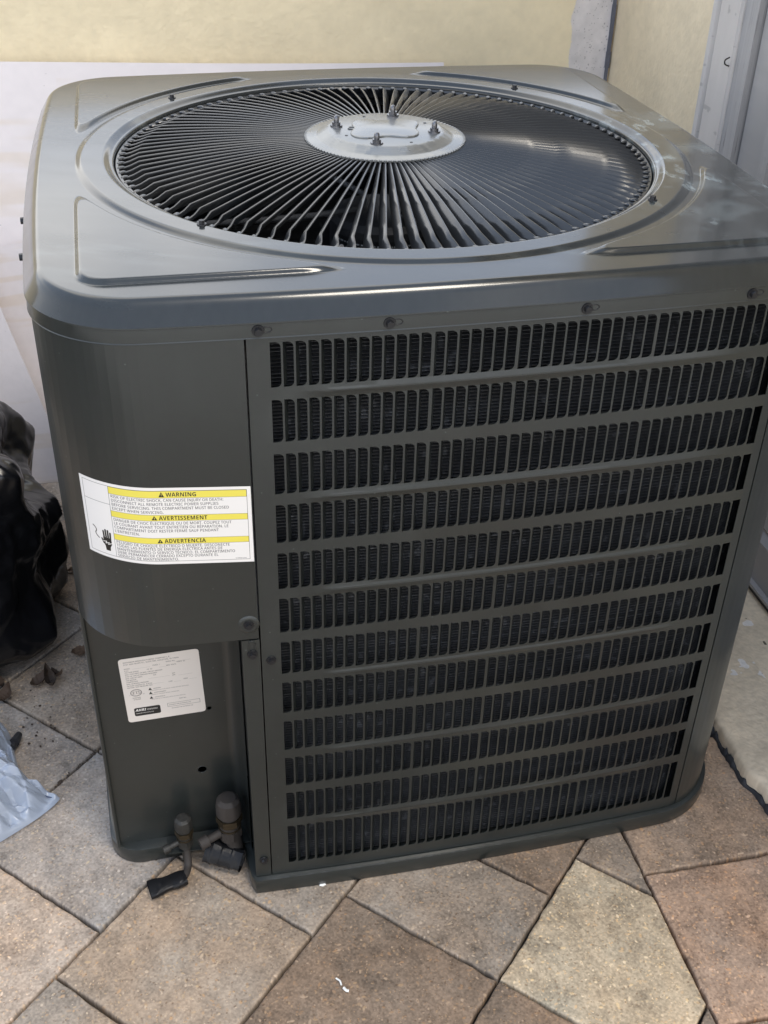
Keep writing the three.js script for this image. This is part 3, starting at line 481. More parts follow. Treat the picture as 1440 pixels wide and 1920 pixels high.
// motor and fan under the grille
{
  const mt = mesh('fan_motor', crease(lathe([[0.0001, 0.795], [0.05, 0.795], [0.066, 0.790], [0.072, 0.782], [0.072, 0.655], [0.066, 0.645], [0.012, 0.643], [0.012, 0.60], [0.0001, 0.60]].reverse(), 60), 0.5), new THREE.MeshStandardMaterial({ color: lin(0.03, 0.031, 0.034), roughness: 0.5 }), unit);
  const cv = document.createElement('canvas'); cv.width = 512; cv.height = 256; const c = cv.getContext('2d'); c.fillStyle = '#17191c'; c.fillRect(0, 0, 512, 256); c.fillStyle = '#aeb2b5'; const rnd = rng(77);
  for (let j = 0; j < 9; j++) { let x = 20; while (x < 470) { const w = 6 + rnd() * 22; c.fillRect(x, 20 + j * 25, w, 7); x += w + 5 + rnd() * 5; } }
  const lt = new THREE.CanvasTexture(cv); lt.colorSpace = THREE.SRGBColorSpace;
  const lg = new THREE.CylinderGeometry(0.0724, 0.0724, 0.075, 40, 1, true, -1.25, 1.9); lg.translate(0, 0.735, 0); mesh('motor_label', lg, new THREE.MeshStandardMaterial({ map: lt, roughness: 0.5 }), mt);
  for (let k = 0; k < 4; k++) { const g = tube([[0.03, 0.80, 0.03], [0.1, 0.81, 0.09], [0.235, 0.835, 0.235]], 0.004, 12, 8); g.rotateY(k * Math.PI / 2 - 0.35); mesh('motor_bracket', g, darkIn, mt); }
  const bl = []; for (let k = 0; k < 3; k++) { const pos = [], idx = [], nu = 14, nv = 10; for (let i = 0; i <= nu; i++) for (let j = 0; j <= nv; j++) { const r = 0.06 + 0.26 * i / nu, w = (0.5 + 0.45 * Math.sin(Math.PI * Math.min(1, i / nu + 0.15))) * 1.1, A = k * 2.0944 + 0.9 + (j / nv - 0.5) * w + 0.5 * i / nu, y = 0.625 + (j / nv - 0.5) * 0.07 * (1.2 - 0.6 * i / nu) + 0.012 * Math.sin(Math.PI * j / nv); pos.push(r * Math.cos(A), y, r * Math.sin(A)); } for (let i = 0; i < nu; i++) for (let j = 0; j < nv; j++) { const a = i * (nv + 1) + j, b = a + nv + 1; idx.push(a, b, a + 1, a + 1, b, b + 1); } const m = mesh('fan_blade', geoFrom(pos, idx), new THREE.MeshStandardMaterial({ color: lin(0.16, 0.165, 0.17), metalness: 0.6, roughness: 0.45 }), unit); }
  mesh('motor_wire', tube([[-0.065, 0.76, 0.045], [-0.10, 0.775, 0.11], [-0.16, 0.78, 0.21], [-0.20, 0.80, 0.27]], 0.0035, 30, 8), new THREE.MeshStandardMaterial({ color: lin(0.55, 0.55, 0.56), roughness: 0.5 }), mt);
  mesh('motor_wire', tube([[-0.06, 0.75, 0.05], [-0.07, 0.765, 0.13], [-0.10, 0.77, 0.22], [-0.12, 0.79, 0.30]], 0.0025, 30, 8), new THREE.MeshStandardMaterial({ color: lin(0.5, 0.5, 0.52), roughness: 0.5 }), mt);
}
// coil: fine horizontal fins wrapped inside the louvers
{
  const CO = outline(AH - 0.021, RHO, 0.13), prof = [], p = 0.0042; const rn = rng(5);
  for (let y = 0.03; y < 0.82; y += p) { prof.push([y, -0.0085 + 0.0014 * (rn() - 0.5)], [y + p * 0.40, 0.0005 * rn()], [y + p * 0.56, 0.0005 * rn()]); }
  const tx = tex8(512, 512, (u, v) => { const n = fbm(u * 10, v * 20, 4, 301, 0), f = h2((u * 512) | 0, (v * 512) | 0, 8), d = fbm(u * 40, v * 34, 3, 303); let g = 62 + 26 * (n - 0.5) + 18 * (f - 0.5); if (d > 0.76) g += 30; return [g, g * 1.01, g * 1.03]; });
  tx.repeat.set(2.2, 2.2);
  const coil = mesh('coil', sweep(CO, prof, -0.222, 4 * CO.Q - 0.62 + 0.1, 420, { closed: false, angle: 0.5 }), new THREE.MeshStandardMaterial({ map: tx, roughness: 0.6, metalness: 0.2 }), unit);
  mesh('coil_end', (() => { const g = new THREE.CylinderGeometry(0.006, 0.006, 0.78, 12); g.translate(-0.2165, 0.42, 0.431); return g; })(), new THREE.MeshStandardMaterial({ color: lin(0.03, 0.032, 0.036), roughness: 0.35, metalness: 0.4 }), coil);
  // dark inner lining of the control compartment behind the corner
  mesh('inner_partition', join([bx(0.004, 0.78, 0.17, -0.232, 0.42, 0.345), bx(0.20, 0.78, 0.004, -0.33, 0.42, 0.262)]), new THREE.MeshStandardMaterial({ color: lin(0.3, 0.31, 0.32), roughness: 0.5, metalness: 0.5 }), unit);
}

// stickers ------------------------------------------------------------------------
function canvasTex(w, h, fn) { const cv = document.createElement('canvas'); cv.width = w; cv.height = h; fn(cv.getContext('2d'), w, h); const t = new THREE.CanvasTexture(cv); t.colorSpace = THREE.SRGBColorSpace; t.anisotropy = 8; return t; }
{
  const t = canvasTex(1520, 760, (c, W, H) => {
    c.fillStyle = '#dedad5'; c.fillRect(0, 0, W, H);
    const L = 300, R = W - 36, T = 30, B = H - 30; c.strokeStyle = '#3a3a3a'; c.lineWidth = 3; c.strokeRect(32, T, R - 32, B - T);
    c.beginPath(); c.moveTo(L - 8, T); c.lineTo(L - 8, B); c.moveTo(32, 208); c.lineTo(L - 8, 208); c.stroke();
    const bars = [[T + 2, 66, 'WARNING'], [264, 58, 'AVERTISSEMENT'], [494, 58, 'ADVERTENCIA']];
    for (const [y, h, s] of bars) { c.fillStyle = '#dccd52'; c.fillRect(L - 7, y, R - L + 5, h); c.strokeStyle = '#4a4634'; c.lineWidth = 2.5; c.strokeRect(L - 7, y, R - L + 5, h); c.fillStyle = '#1c1a12'; c.font = 'bold 54px sans-serif'; const w = c.measureText(s).width, x0 = (L + R) / 2 - w / 2 + 26; c.fillText(s, x0, y + h / 2 + 20); c.beginPath(); c.moveTo(x0 - 62, y + h - 8); c.lineTo(x0 - 14, y + h - 8); c.lineTo(x0 - 38, y + 8); c.closePath(); c.fill(); c.fillStyle = '#dccd52'; c.fillRect(x0 - 40, y + 24, 5, 16); c.fillRect(x0 - 40, y + 43, 5, 5); }
    c.fillStyle = '#121212';
    const para = (ls, y, dy) => ls.forEach((s, i) => { c.font = '38px sans-serif'; c.fillText(s, L + 6, y + i * dy); });
    para(['RISK OF ELECTRIC SHOCK, CAN CAUSE INJURY OR DEATH:', 'DISCONNECT ALL REMOTE ELECTRIC POWER SUPPLIES', 'BEFORE SERVICING. THIS COMPARTMENT MUST BE CLOSED', 'EXCEPT WHEN SERVICING.'], 134, 39);
    para(['DANGER DE CHOC ÉLECTRIQUE OU DE MORT. COUPEZ TOUT', 'LE COURANT AVANT TOUT ENTRETIEN OU RÉPARATION. LE', 'COMPARTIMENT DOIT RESTER FERMÉ SAUF PENDANT', 'L’ENTRETIEN.'], 360, 38);
    para(['PELIGRO DE CHOQUE ELÉCTRICO O MUERTE. DESCONECTE', 'TODAS LAS FUENTES DE ENERGÍA ELÉCTRICA ANTES DE', 'MANTENIMIENTO O SERVICO TÉCNICO. EL COMPARTIMENTO', 'DEBE PERMANECER CERRADO EXCEPTO DURANTE EL', 'SERVICIO DE MANTENIMIENTO.'], 586, 34.5);
    c.font = '15px sans-serif'; c.fillText('0140R00133-B', R - 130, B - 8);
    // hand reached by a shock
    c.fillStyle = '#151412'; c.strokeStyle = '#151412'; c.lineCap = 'round'; c.lineJoin = 'round';
    c.lineWidth = 15; for (const [x0, y0, x1, y1] of [[190, 560, 186, 500], [210, 556, 208, 484], [230, 556, 231, 486], [250, 562, 254, 506]]) { c.lineWidth = 17; c.beginPath(); c.moveTo(x0, y0 + 20); c.lineTo(x1, y1); c.stroke(); }
    c.beginPath(); c.moveTo(178, 560); c.lineTo(258, 560); c.lineTo(260, 620); c.lineTo(244, 650); c.lineTo(240, 690); c.lineTo(196, 690); c.lineTo(192, 650); c.lineTo(178, 620); c.closePath(); c.fill(); c.lineWidth = 15; c.beginPath(); c.moveTo(180, 622); c.lineTo(164, 580); c.stroke();
    c.strokeStyle = '#dedad5'; c.lineWidth = 7; c.lineJoin = 'miter'; c.beginPath(); c.moveTo(176, 604); c.lineTo(208, 598); c.lineTo(200, 618); c.lineTo(232, 606); c.lineTo(226, 624); c.lineTo(262, 608); c.stroke();
    c.strokeStyle = '#151412'; c.lineWidth = 9; c.beginPath(); c.moveTo(84, 470); c.quadraticCurveTo(130, 500, 108, 528); c.quadraticCurveTo(92, 552, 136, 584); c.stroke();
  });
  const s0 = -0.421, s1 = -0.2385, ya = 0.662, h = 0.0985, pos = [], uv = [], idx = [], n = 40;
  for (let k = 0; k <= n; k++) { const q = k / n, s = s0 + (s1 - s0) * q, [x, z] = O.at(s, 0.00245), dy = 0.0115 * (1 - q); for (const v of [0, 1]) { pos.push(x, ya + dy - h * (1 - v), z); uv.push(q, v); } }
  for (let k = 0; k < n; k++) idx.push(k * 2, k * 2 + 2, k * 2 + 1, k * 2 + 1, k * 2 + 2, k * 2 + 3);
  const m = mesh('warning_sticker', geoFrom(pos, idx, uv), new THREE.MeshPhysicalMaterial({ map: t, roughness: 0.45, clearcoat: 0.2, clearcoatRoughness: 0.25 }), unit); m.userData.label = 'white and yellow electric shock warning sticker in three languages';
}
{
  const t = canvasTex(900, 980, (c, W, H) => {
    c.fillStyle = '#d6cdc3'; c.fillRect(0, 0, W, H); c.fillStyle = '#24221f';
    const tx = (s, x, y, z = 24, f = 'sans-serif') => { c.font = z + 'px ' + f; c.fillText(s, x, y); };
    tx('GOODMAN MANUFACTURING COMPANY L.P.', 50, 66, 26); tx('5151 SAN FELIPE ST., SUITE 500, HOUSTON, TX 77056', 50, 98, 26);
    const rows = [['MODEL', 50, 160], ['PHASE  1', 370, 160], ['SERIAL NO.', 520, 134], ['V.A.C. ', 50, 188], ['HERTZ  60', 640, 160], ['HZ  60', 300, 208], ['MIN. VOLTS', 520, 190], ['VOLTAGE RANGE', 50, 216], ['MAX. FUSE AMPS OR MAX. CIRCUIT BREAKER', 50, 246], ['FUSE OR CIRCUIT BREAKER REQUIRED', 50, 276], ['MIN. CIRCUIT AMPS', 50, 306], ['FLA', 360, 306], ['QTY', 570, 322], ['FAN MOTOR', 50, 336], ['LRA', 570, 350], ['COMPRESSOR', 50, 364], ['MAX. WORKING PRESSURE', 50, 394], ['FACTORY CHARGE OZ.  R-410A', 50, 424], ['FACTORY TEST PRESSURE PSIG', 50, 452], ['LOW', 520, 440], ['HIGH', 690, 430]];
    for (const [s, x, y] of rows) tx(s, x, y, 21); c.strokeStyle = '#77716a'; c.lineWidth = 1.5; for (const [x0, x1, y] of [[140, 340, 166], [620, 800, 140], [440, 520, 194], [300, 540, 342], [640, 800, 356], [330, 470, 430], [580, 660, 446], [760, 840, 436]]) { c.beginPath(); c.moveTo(x0, y); c.lineTo(x1, y); c.stroke(); }
    c.lineWidth = 6; c.strokeStyle = '#2b2926'; c.beginPath(); c.ellipse(140, 530, 62, 50, 0, 0, 7); c.stroke(); c.lineWidth = 2; c.beginPath(); c.ellipse(140, 530, 50, 39, 0, 0, 7); c.stroke(); tx('ETL', 98, 548, 52, 'serif'); tx('C', 60, 566, 16); tx('US', 212, 566, 16);
    tx('Intertek', 90, 616, 26); tx('3102595', 98, 642, 22);
    for (const [y, s, n] of [[510, 'WARNING', 380], [574, 'AVERTISSEMENT', 330], [646, 'ADVERTENCIA', 420]]) { c.beginPath(); c.moveTo(280, y + 10); c.lineTo(322, y + 10); c.lineTo(301, y - 28); c.closePath(); c.fill(); tx(s, 338, y, 19); c.fillStyle = '#5b554e'; tx(s === 'WARNING' ? 'DISCONNECT ALL ELECTRICAL POWER BEFORE SERVICING' : s === 'AVERTISSEMENT' ? 'COUPER LE COURANT AVANT L’ENTRETIEN' : 'DESCONECTE LA ENERGÍA ANTES DE DAR SERVICIO', 300, y + 28, 17); c.fillStyle = '#24221f'; }
    tx('PART NO.', 610, 722, 20); c.lineWidth = 3; c.strokeRect(470, 768, 374, 54); tx('SUITABLE FOR OUTDOOR USE', 484, 802, 19); tx('INTENDED FOR OUTDOOR USE', 510, 858, 18);
    c.fillStyle = '#1d1c1b'; c.beginPath(); c.roundRect ? c.roundRect(84, 768, 300, 128, 22) : c.rect(84, 768, 300, 128); c.fill(); c.fillStyle = '#e9e3da'; c.font = 'italic bold 50px sans-serif'; c.fillText('AHRI', 96, 824); tx('CERTIFIED', 228, 822, 27); tx('www.ahridirectory.org', 100, 862, 20);
  });
  const w = 0.0995, h = 0.108, r = 0.005, sh = new THREE.Shape(); sh.moveTo(-w / 2 + r, -h / 2); sh.lineTo(w / 2 - r, -h / 2); sh.quadraticCurveTo(w / 2, -h / 2, w / 2, -h / 2 + r); sh.lineTo(w / 2, h / 2 - r); sh.quadraticCurveTo(w / 2, h / 2, w / 2 - r, h / 2); sh.lineTo(-w / 2 + r, h / 2); sh.quadraticCurveTo(-w / 2, h / 2, -w / 2, h / 2 - r); sh.lineTo(-w / 2, -h / 2 + r); sh.quadraticCurveTo(-w / 2, -h / 2, -w / 2 + r, -h / 2);
  const g = new THREE.ShapeGeometry(sh, 6), p = g.attributes.position, uv = g.attributes.uv; for (let i = 0; i < p.count; i++) uv.setXY(i, p.getX(i) / w + 0.5, p.getY(i) / h + 0.5);
  g.rotateZ(0.028); g.translate(-0.3535, 0.311, 0.3526);
  const m = mesh('rating_plate', g, new THREE.MeshStandardMaterial({ map: t, roughness: 0.5 }), unit); m.userData.label = 'cream rating plate sticker with fine print';
}

// service valves and cut line sets ------------------------------------------------------
{
  const recessTone = tex8(256, 256, (u, v) => { const n = fbm(u * 8, v * 8, 4, 401, 8), g = 0.75 + 0.6 * n; return [48 * g, 47 * g, 44 * g]; });  // mottled valve tone, darkened in colour for the shade of the recess
  const brass = new THREE.MeshStandardMaterial({ map: recessTone, roughness: 0.55, metalness: 0.35 });
  const brassBright = new THREE.MeshStandardMaterial({ map: recessTone, color: lin(1.6, 1.25, 0.8), roughness: 0.45, metalness: 0.6 });
  const recessBrown = new THREE.MeshStandardMaterial({ color: lin(0.036, 0.03, 0.026), roughness: 0.7, metalness: 0.2 });  // dark brown for valve and lines, recess shade included in the colour
  const tape = new THREE.MeshPhysicalMaterial({ color: lin(0.008, 0.008, 0.009), roughness: 0.42, specularIntensity: 0.5, bumpMap: peel, bumpScale: 0.0006 });
  const hex = (r, h, x, y, z, turn = 0.2) => { const g = new THREE.CylinderGeometry(r, r, h, 6); g.rotateY(turn); g.translate(x, y, z); return g; };
  function valve(x, y, z, k, mat) {
    const v = mesh('service_valve', crease(join([cyl(0.0095 * k, 0.0105 * k, 0.040 * k, x, y, z), hex(0.0115 * k, 0.010 * k, x, y - 0.012 * k, z), cyl(0.006 * k, 0.006 * k, 0.05 * k, x, y - 0.026 * k, z - 0.0)]), 0.5), mat, unit);
    mesh('stem_cap', crease(lathe([[0.0001, 0.021 * k], [0.0075 * k, 0.0205 * k], [0.0112 * k, 0.017 * k], [0.0122 * k, 0.010 * k], [0.0122 * k, 0.0], [0.0098 * k, -0.001]].reverse(), 24).translate(x, y + 0.014 * k, z), 0.6), mat, v);
    const port = join([cyl(0.0046 * k, 0.0046 * k, 0.026 * k, 0, 0.016 * k, 0, 14), cyl(0.0068 * k, 0.0068 * k, 0.012 * k, 0, 0.030 * k, 0, 16)]); port.scale(0.9, 0.72, 0.9); port.rotateZ(1.72); port.rotateY(0.35); port.translate(x - 0.006 * k, y - 0.010 * k, z + 0.002); mesh('port', port, mat, v);
    mesh('hex_nut', crease(join([hex(0.0128 * k, 0.007 * k, x, y + 0.006 * k, z, 0.5), cyl(0.0112 * k, 0.0112 * k, 0.002, x, y + 0.0015 * k, z), cyl(0.0112 * k, 0.0112 * k, 0.002, x, y - 0.0045 * k, z)]), 0.4), brassBright, v);
    const back = new THREE.CylinderGeometry(0.006 * k, 0.006 * k, 0.05, 14); back.rotateX(Math.PI / 2); back.translate(x, y, z - 0.026); mesh('back_tube', back, mat, v);
    return v;
  }
  valve(-0.3475, 0.060, 0.381, 1.0, brass);
  valve(-0.285, 0.077, 0.386, 1.42, recessBrown);
  mesh('valve_bracket', join([bx(0.12, 0.0016, 0.03, -0.312, 0.031, 0.372)]), enamel, unit);
  // thin liquid line down to a taped end
  mesh('liquid_line', tube([[-0.3475, 0.05, 0.381], [-0.3465, 0.03, 0.384], [-0.347, 0.012, 0.395], [-0.352, 0.0095, 0.408], [-0.362, 0.0095, 0.417]], 0.0052, 40, 14), recessBrown, unit);
  // flattened black tape flag
  const flag = (() => { const pos = [], idx = [], n = 26, m = 16; for (let i = 0; i <= n; i++) { const t = i / n; for (let j = 0; j < m; j++) { const A = j / m * 2 * Math.PI, w = 0.0145 * (0.8 + 0.25 * t) * (1 + 0.1 * Math.sin(9 * t)), h = 0.0050 * (1 - 0.3 * t) + 0.0016; const c = Math.cos(A), s = Math.sin(A), q = Math.pow(Math.abs(c), 0.5) * Math.sign(c), q2 = Math.pow(Math.abs(s), 0.7) * Math.sign(s); const f = 0.0022 * (fbm(t * 6, j * 0.7, 2, 411) - 0.5); pos.push(-0.352 - 0.05 * t + 0.003 * q, 0.0085 + h * q2 + f, 0.4115 + 0.012 * t + w * q * 0.9 + f); } } for (let i = 0; i < n; i++) for (let j = 0; j < m; j++) { const a = i * m + j, b = i * m + (j + 1) % m; idx.push(a, a + m, b, b, a + m, b + m); } return crease(geoFrom(pos, idx), 0.5); })();
  mesh('line_tape', flag, tape, unit);
  // thick suction line, wrapped in black tape where it was cut
  mesh('suction_line', tube([[-0.283, 0.06, 0.388], [-0.281, 0.035, 0.39], [-0.279, 0.02, 0.398]], 0.0115, 24, 18), recessBrown, unit);
  const wrap = (() => { const pos = [], idx = [], n = 22, m = 22; const a = new THREE.Vector3(-0.272, 0.019, 0.407), b = new THREE.Vector3(-0.318, 0.026, 0.384), d = b.clone().sub(a).normalize(), u = new THREE.Vector3(0, 1, 0).addScaledVector(d, -d.y).normalize(), w = new THREE.Vector3().crossVectors(d, u); for (let i = 0; i <= n; i++) { const t = i / n, P = a.clone().lerp(b, t); for (let j = 0; j < m; j++) { const A = j / m * 2 * Math.PI, r = 0.0178 + 0.003 * t + 0.003 * (fbm(t * 5, A * 1.3, 3, 421) - 0.5) + (i % 6 === 0 ? 0.0012 : 0); const e = 1 - 0.12 * Math.abs(Math.sin(2 * A)); pos.push(...P.clone().addScaledVector(u, r * e * Math.sin(A)).addScaledVector(w, r * e * Math.cos(A)).toArray()); } } for (let i = 0; i < n; i++) for (let j = 0; j < m; j++) { const p = i * m + j, q = i * m + (j + 1) % m; idx.push(p, p + m, q, q, p + m, q + m); } return crease(geoFrom(pos, idx), 0.45); })();
  mesh('line_tape', wrap, tape, unit);
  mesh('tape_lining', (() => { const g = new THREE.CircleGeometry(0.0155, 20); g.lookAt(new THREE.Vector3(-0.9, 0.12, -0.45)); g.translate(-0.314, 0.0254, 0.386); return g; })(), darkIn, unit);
}

// ------------------------------------------------------------------ white boards leaning on the wall
{
  const bt = tex8(1024, 1024, (u, v) => { const n = fbm(u * 5, v * 5, 4, 501), f = fbm(u * 60, v * 60, 2, 502), s = fbm(u * 3, v * 22, 3, 504); let g = 224 + 8 * (n - 0.5) + 6 * (f - 0.5); const st = sst(0.62, 0.78, s) * 10; const sp = fbm(u * 120, v * 120, 2, 505) > 0.93 ? 30 : 0; return [g - st * 0.6 - sp, g * 0.968 - st - sp, g * 0.955 - st * 1.8 + 2 - sp]; });
  const mat = new THREE.MeshStandardMaterial({ map: bt, roughness: 0.6 });
  // a warped sheet: corners given in space, thickness behind
  function board(P, thick, warp, seed) {
    const nu = 40, nv = 24, pos = [], uv = [], idx = []; const V = P.map(p => new THREE.Vector3(...p)); const nrm = new THREE.Vector3().crossVectors(V[1].clone().sub(V[0]), V[3].clone().sub(V[0])).normalize();
    for (const side of [0, 1]) for (let j = 0; j <= nv; j++) for (let i = 0; i <= nu; i++) { const a = i / nu, b = j / nv, q = V[0].clone().lerp(V[1], a).lerp(V[3].clone().lerp(V[2], a), b); q.addScaledVector(nrm, -side * thick + warp * (Math.sin(a * 5.2 + seed) * 0.5 + 0.7 * (fbm(a * 4 + seed, b * 3, 2, 61) - 0.5)) * b); pos.push(q.x, q.y + 0.006 * b * Math.sin(a * 4.1 + seed), q.z); uv.push(a * 1.4 + seed * 0.3, b * 0.9); }
    const N = (nu + 1) * (nv + 1), at = (s, i, j) => s * N + j * (nu + 1) + i;
    for (let j = 0; j < nv; j++) for (let i = 0; i < nu; i++) { idx.push(at(0, i, j), at(0, i + 1, j), at(0, i, j + 1), at(0, i + 1, j), at(0, i + 1, j + 1), at(0, i, j + 1), at(1, i, j), at(1, i, j + 1), at(1, i + 1, j), at(1, i + 1, j), at(1, i, j + 1), at(1, i + 1, j + 1)); }
    for (let i = 0; i < nu; i++) for (const j of [0, nv]) idx.push(at(0, i, j), at(1, i, j), at(0, i + 1, j), at(0, i + 1, j), at(1, i, j), at(1, i + 1, j));
    for (let j = 0; j < nv; j++) for (const i of [0, nu]) idx.push(at(0, i, j), at(0, i, j + 1), at(1, i, j), at(1, i, j), at(0, i, j + 1), at(1, i, j + 1));
    return crease(geoFrom(pos, idx, uv), 0.5);
  }
  tag(mesh('white_board', board([[-1.25, 0.001, -0.77], [0.34, 0.001, -0.77], [0.352, 0.752, -0.995], [-1.25, 0.783, -0.995]], 0.012, 0.006, 1.0), mat), 'long white board leaning on the yellow wall, tallest of the boards', 'board', 'white boards against the wall');
  tag(mesh('white_board', board([[-1.3, 0.001, -0.735], [-0.38, 0.001, -0.735], [-0.36, 0.475, -0.862], [-1.3, 0.372, -0.862]], 0.006, 0.003, 2.2), mat), 'low white board in front of the tallest board, its top edge rising towards the condenser', 'board', 'white boards against the wall');
  tag(mesh('white_board', board([[-1.3, 0.001, -0.66], [-0.505, 0.001, -0.66], [-0.64, 0.50, -0.775], [-1.3, 0.50, -0.775]], 0.004, 0.003, 3.4), mat), 'white sheet with a slanting edge behind the black garbage bag', 'board', 'white boards against the wall');
}

// ------------------------------------------------------------------ bags and litter
function blob(nu, nv, fn) { const pos = [], idx = [], uv = []; for (let j = 0; j <= nv; j++) for (let i = 0; i <= nu; i++) { const A = i / nu * 2 * Math.PI, B = j / nv * Math.PI; pos.push(...fn(A, B)); uv.push(i / nu * 3, j / nv * 2); } const w = nu + 1; for (let j = 0; j < nv; j++) for (let i = 0; i < nu; i++) { const a = j * w + i; idx.push(a, a + 1, a + w, a + 1, a + w + 1, a + w); } return geoFrom(pos, idx, uv); }
{
  const planes = (n, seed, a, b) => { const r = rng(seed), P = []; for (let k = 0; k < n; k++) { const z = 2 * r() - 1, t = 6.2832 * r(), q = Math.sqrt(1 - z * z); P.push([q * Math.cos(t), z, q * Math.sin(t), a + (b - a) * r()]); } return P; };
  const cut = (P, x, y, z) => { let m = 9, m2 = 9; for (const p of P) { const d = x * p[0] + y * p[1] + z * p[2]; if (d < 0.2) continue; const v = p[3] / d; if (v < m) { m2 = m; m = v; } else if (v < m2) m2 = v; } return m; };
  const A1 = planes(34, 71, 0.86, 1.06), A2 = planes(170, 72, 0.93, 1.05), A3 = planes(900, 73, 0.955, 1.015);
  const g = blob(420, 300, (A, B) => {
    const dx = Math.sin(B) * Math.cos(A), dy = Math.cos(B), dz = Math.sin(B) * Math.sin(A);
    const wx = dx + 0.22 * (vn3(dx * 3, dy * 3, dz * 3, 81) - 0.5), wy = dy + 0.22 * (vn3(dx * 3 + 9, dy * 3, dz * 3, 82) - 0.5), wz = dz + 0.22 * (vn3(dx * 3, dy * 3 + 9, dz * 3, 83) - 0.5);
    const big = vn3(dx * 1.6 + 5, dy * 1.6, dz * 1.6, 601) - 0.5;
    const r = 1.04 + 0.16 * big + 0.9 * (cut(A1, wx, wy, wz) - 1) + 0.9 * (cut(A2, wx, wy, wz) - 0.97) + 0.9 * (cut(A3, dx, dy, dz) - 0.985) + 0.02 * (vn3(dx * 22, dy * 14, dz * 22, 84) - 0.5);
    let x = dx * 0.25 * r, y = dy * 0.235 * r, z = dz * 0.25 * r;
    y = y < -0.17 ? -0.17 + (y + 0.17) * 0.12 : y; const flat = sst(0, -0.17, y); x *= 1 + 0.05 * flat; z *= 1 + 0.05 * flat;
    return [x, y + 0.184, z];
  });
  const m = mesh('garbage_bag', g, new THREE.MeshPhysicalMaterial({ color: lin(0.005, 0.005, 0.006), roughness: 0.22, specularIntensity: 1.0, clearcoat: 0.0, clearcoatRoughness: 0.2, bumpMap: tex8(512, 512, (u, v) => { const q = 255 * (1 - Math.abs(2 * fbm(u * 16, v * 12, 2, 611, 0) - 1)); return [q, q, q]; }, false), bumpScale: 0.0015 }));
  m.position.set(-0.772, 0, -0.27); tag(m, 'black plastic garbage bag on the pavers beside the condenser', 'garbage bag');
}
{ // crumpled pale plastic bag
  const bnd = [[-0.615, 0.055], [-0.600, 0.085], [-0.592, 0.125], [-0.583, 0.165], [-0.568, 0.196], [-0.524, 0.2265], [-0.536, 0.245], [-0.556, 0.262], [-0.585, 0.282], [-0.62, 0.302], [-0.70, 0.315], [-0.80, 0.29], [-0.86, 0.20], [-0.84, 0.10], [-0.74, 0.03], [-0.66, 0.03]];
  const c = [-0.675, 0.175], N = 420, M = 130, pos = [], idx = [], uv = [];
  const fold = (x, z, k, s) => { const a = s * 0.7; return vl((x * Math.cos(a) - z * Math.sin(a)) * k * 1.3, (x * Math.sin(a) + z * Math.cos(a)) * k * 0.8, s); };
  const curve = new THREE.CatmullRomCurve3(bnd.map(p => new THREE.Vector3(p[0], 0, p[1])), true, 'catmullrom', 0.25);
  const vl = (x, y, s) => { const xi = Math.floor(x), yi = Math.floor(y), u = x - xi, v = y - yi, a = h2(xi, yi, s), b = h2(xi + 1, yi, s), c = h2(xi, yi + 1, s), d = h2(xi + 1, yi + 1, s); return u + v < 1 ? a + (b - a) * u + (c - a) * v : d + (c - d) * (1 - u) + (b - d) * (1 - v); };
  for (let i = 0; i < N; i++) { const b = curve.getPoint(i / N); for (let m = 0; m <= M; m++) { const t = m / M, x = c[0] + (b.x - c[0]) * t, z = c[1] + (b.z - c[1]) * t;
    const edge = 1 - t, body = Math.pow(Math.max(0, 1 - Math.pow(t, 2.2)), 0.75) * 0.085, fl = sst(-0.60, -0.54, x);
    const cr = (fold(x, z, 26, 701) - 0.55) * 0.050 + (fold(z * 1.3, x * 0.8, 55, 702) - 0.5) * 0.026 + (fold(x + 3, z, 120, 703) - 0.5) * 0.010;
    pos.push(x, 0.003 + body * (1 - 0.75 * fl) + Math.max(-0.9 * body, cr) * sst(0, 0.12, edge) + 0.004 * fl * (0.5 + 0.5 * Math.sin(x * 180 + z * 60)) * sst(0, 0.05, edge), z); uv.push(x * 4, z * 4); } }
  for (let i = 0; i < N; i++) { const j = (i + 1) % N; for (let m = 0; m < M; m++) { const a = i * (M + 1) + m, b = j * (M + 1) + m; idx.push(a, b, a + 1, b, b + 1, a + 1); } }
  const m = mesh('plastic_bag', geoFrom(pos, idx, uv), new THREE.MeshPhysicalMaterial({ color: lin(0.40, 0.455, 0.55), roughness: 0.3, transmission: 0.3, thickness: 0, clearcoat: 0.3, clearcoatRoughness: 0.25 }));
  tag(m, 'crumpled pale blue plastic bag lying on the pavers', 'plastic bag');
  const st = mesh('print_stripe', tube([[-0.572, 0.017, 0.208], [-0.562, 0.014, 0.217], [-0.550, 0.011, 0.222], [-0.538, 0.008, 0.228], [-0.530, 0.006, 0.2285]], 0.0009, 24, 6), new THREE.MeshStandardMaterial({ color: lin(0.05, 0.07, 0.13), roughness: 0.5 }), m);
  const f = mesh('rubber_fitting', crease(join([cyl(0.0078, 0.0055, 0.022, 0, 0.008, 0, 12).rotateX(1.35), cyl(0.0048, 0.0048, 0.016, 0, 0.008, 0, 10).rotateX(1.35).translate(0, 0.0, 0.014)]), 0.5), new THREE.MeshStandardMaterial({ color: lin(0.025, 0.025, 0.028), roughness: 0.5 }));
  f.position.set(-0.588, 0.008, 0.090); f.rotation.y = -0.25; tag(f, 'small black rubber fitting beside the pale plastic bag', 'fitting');
}
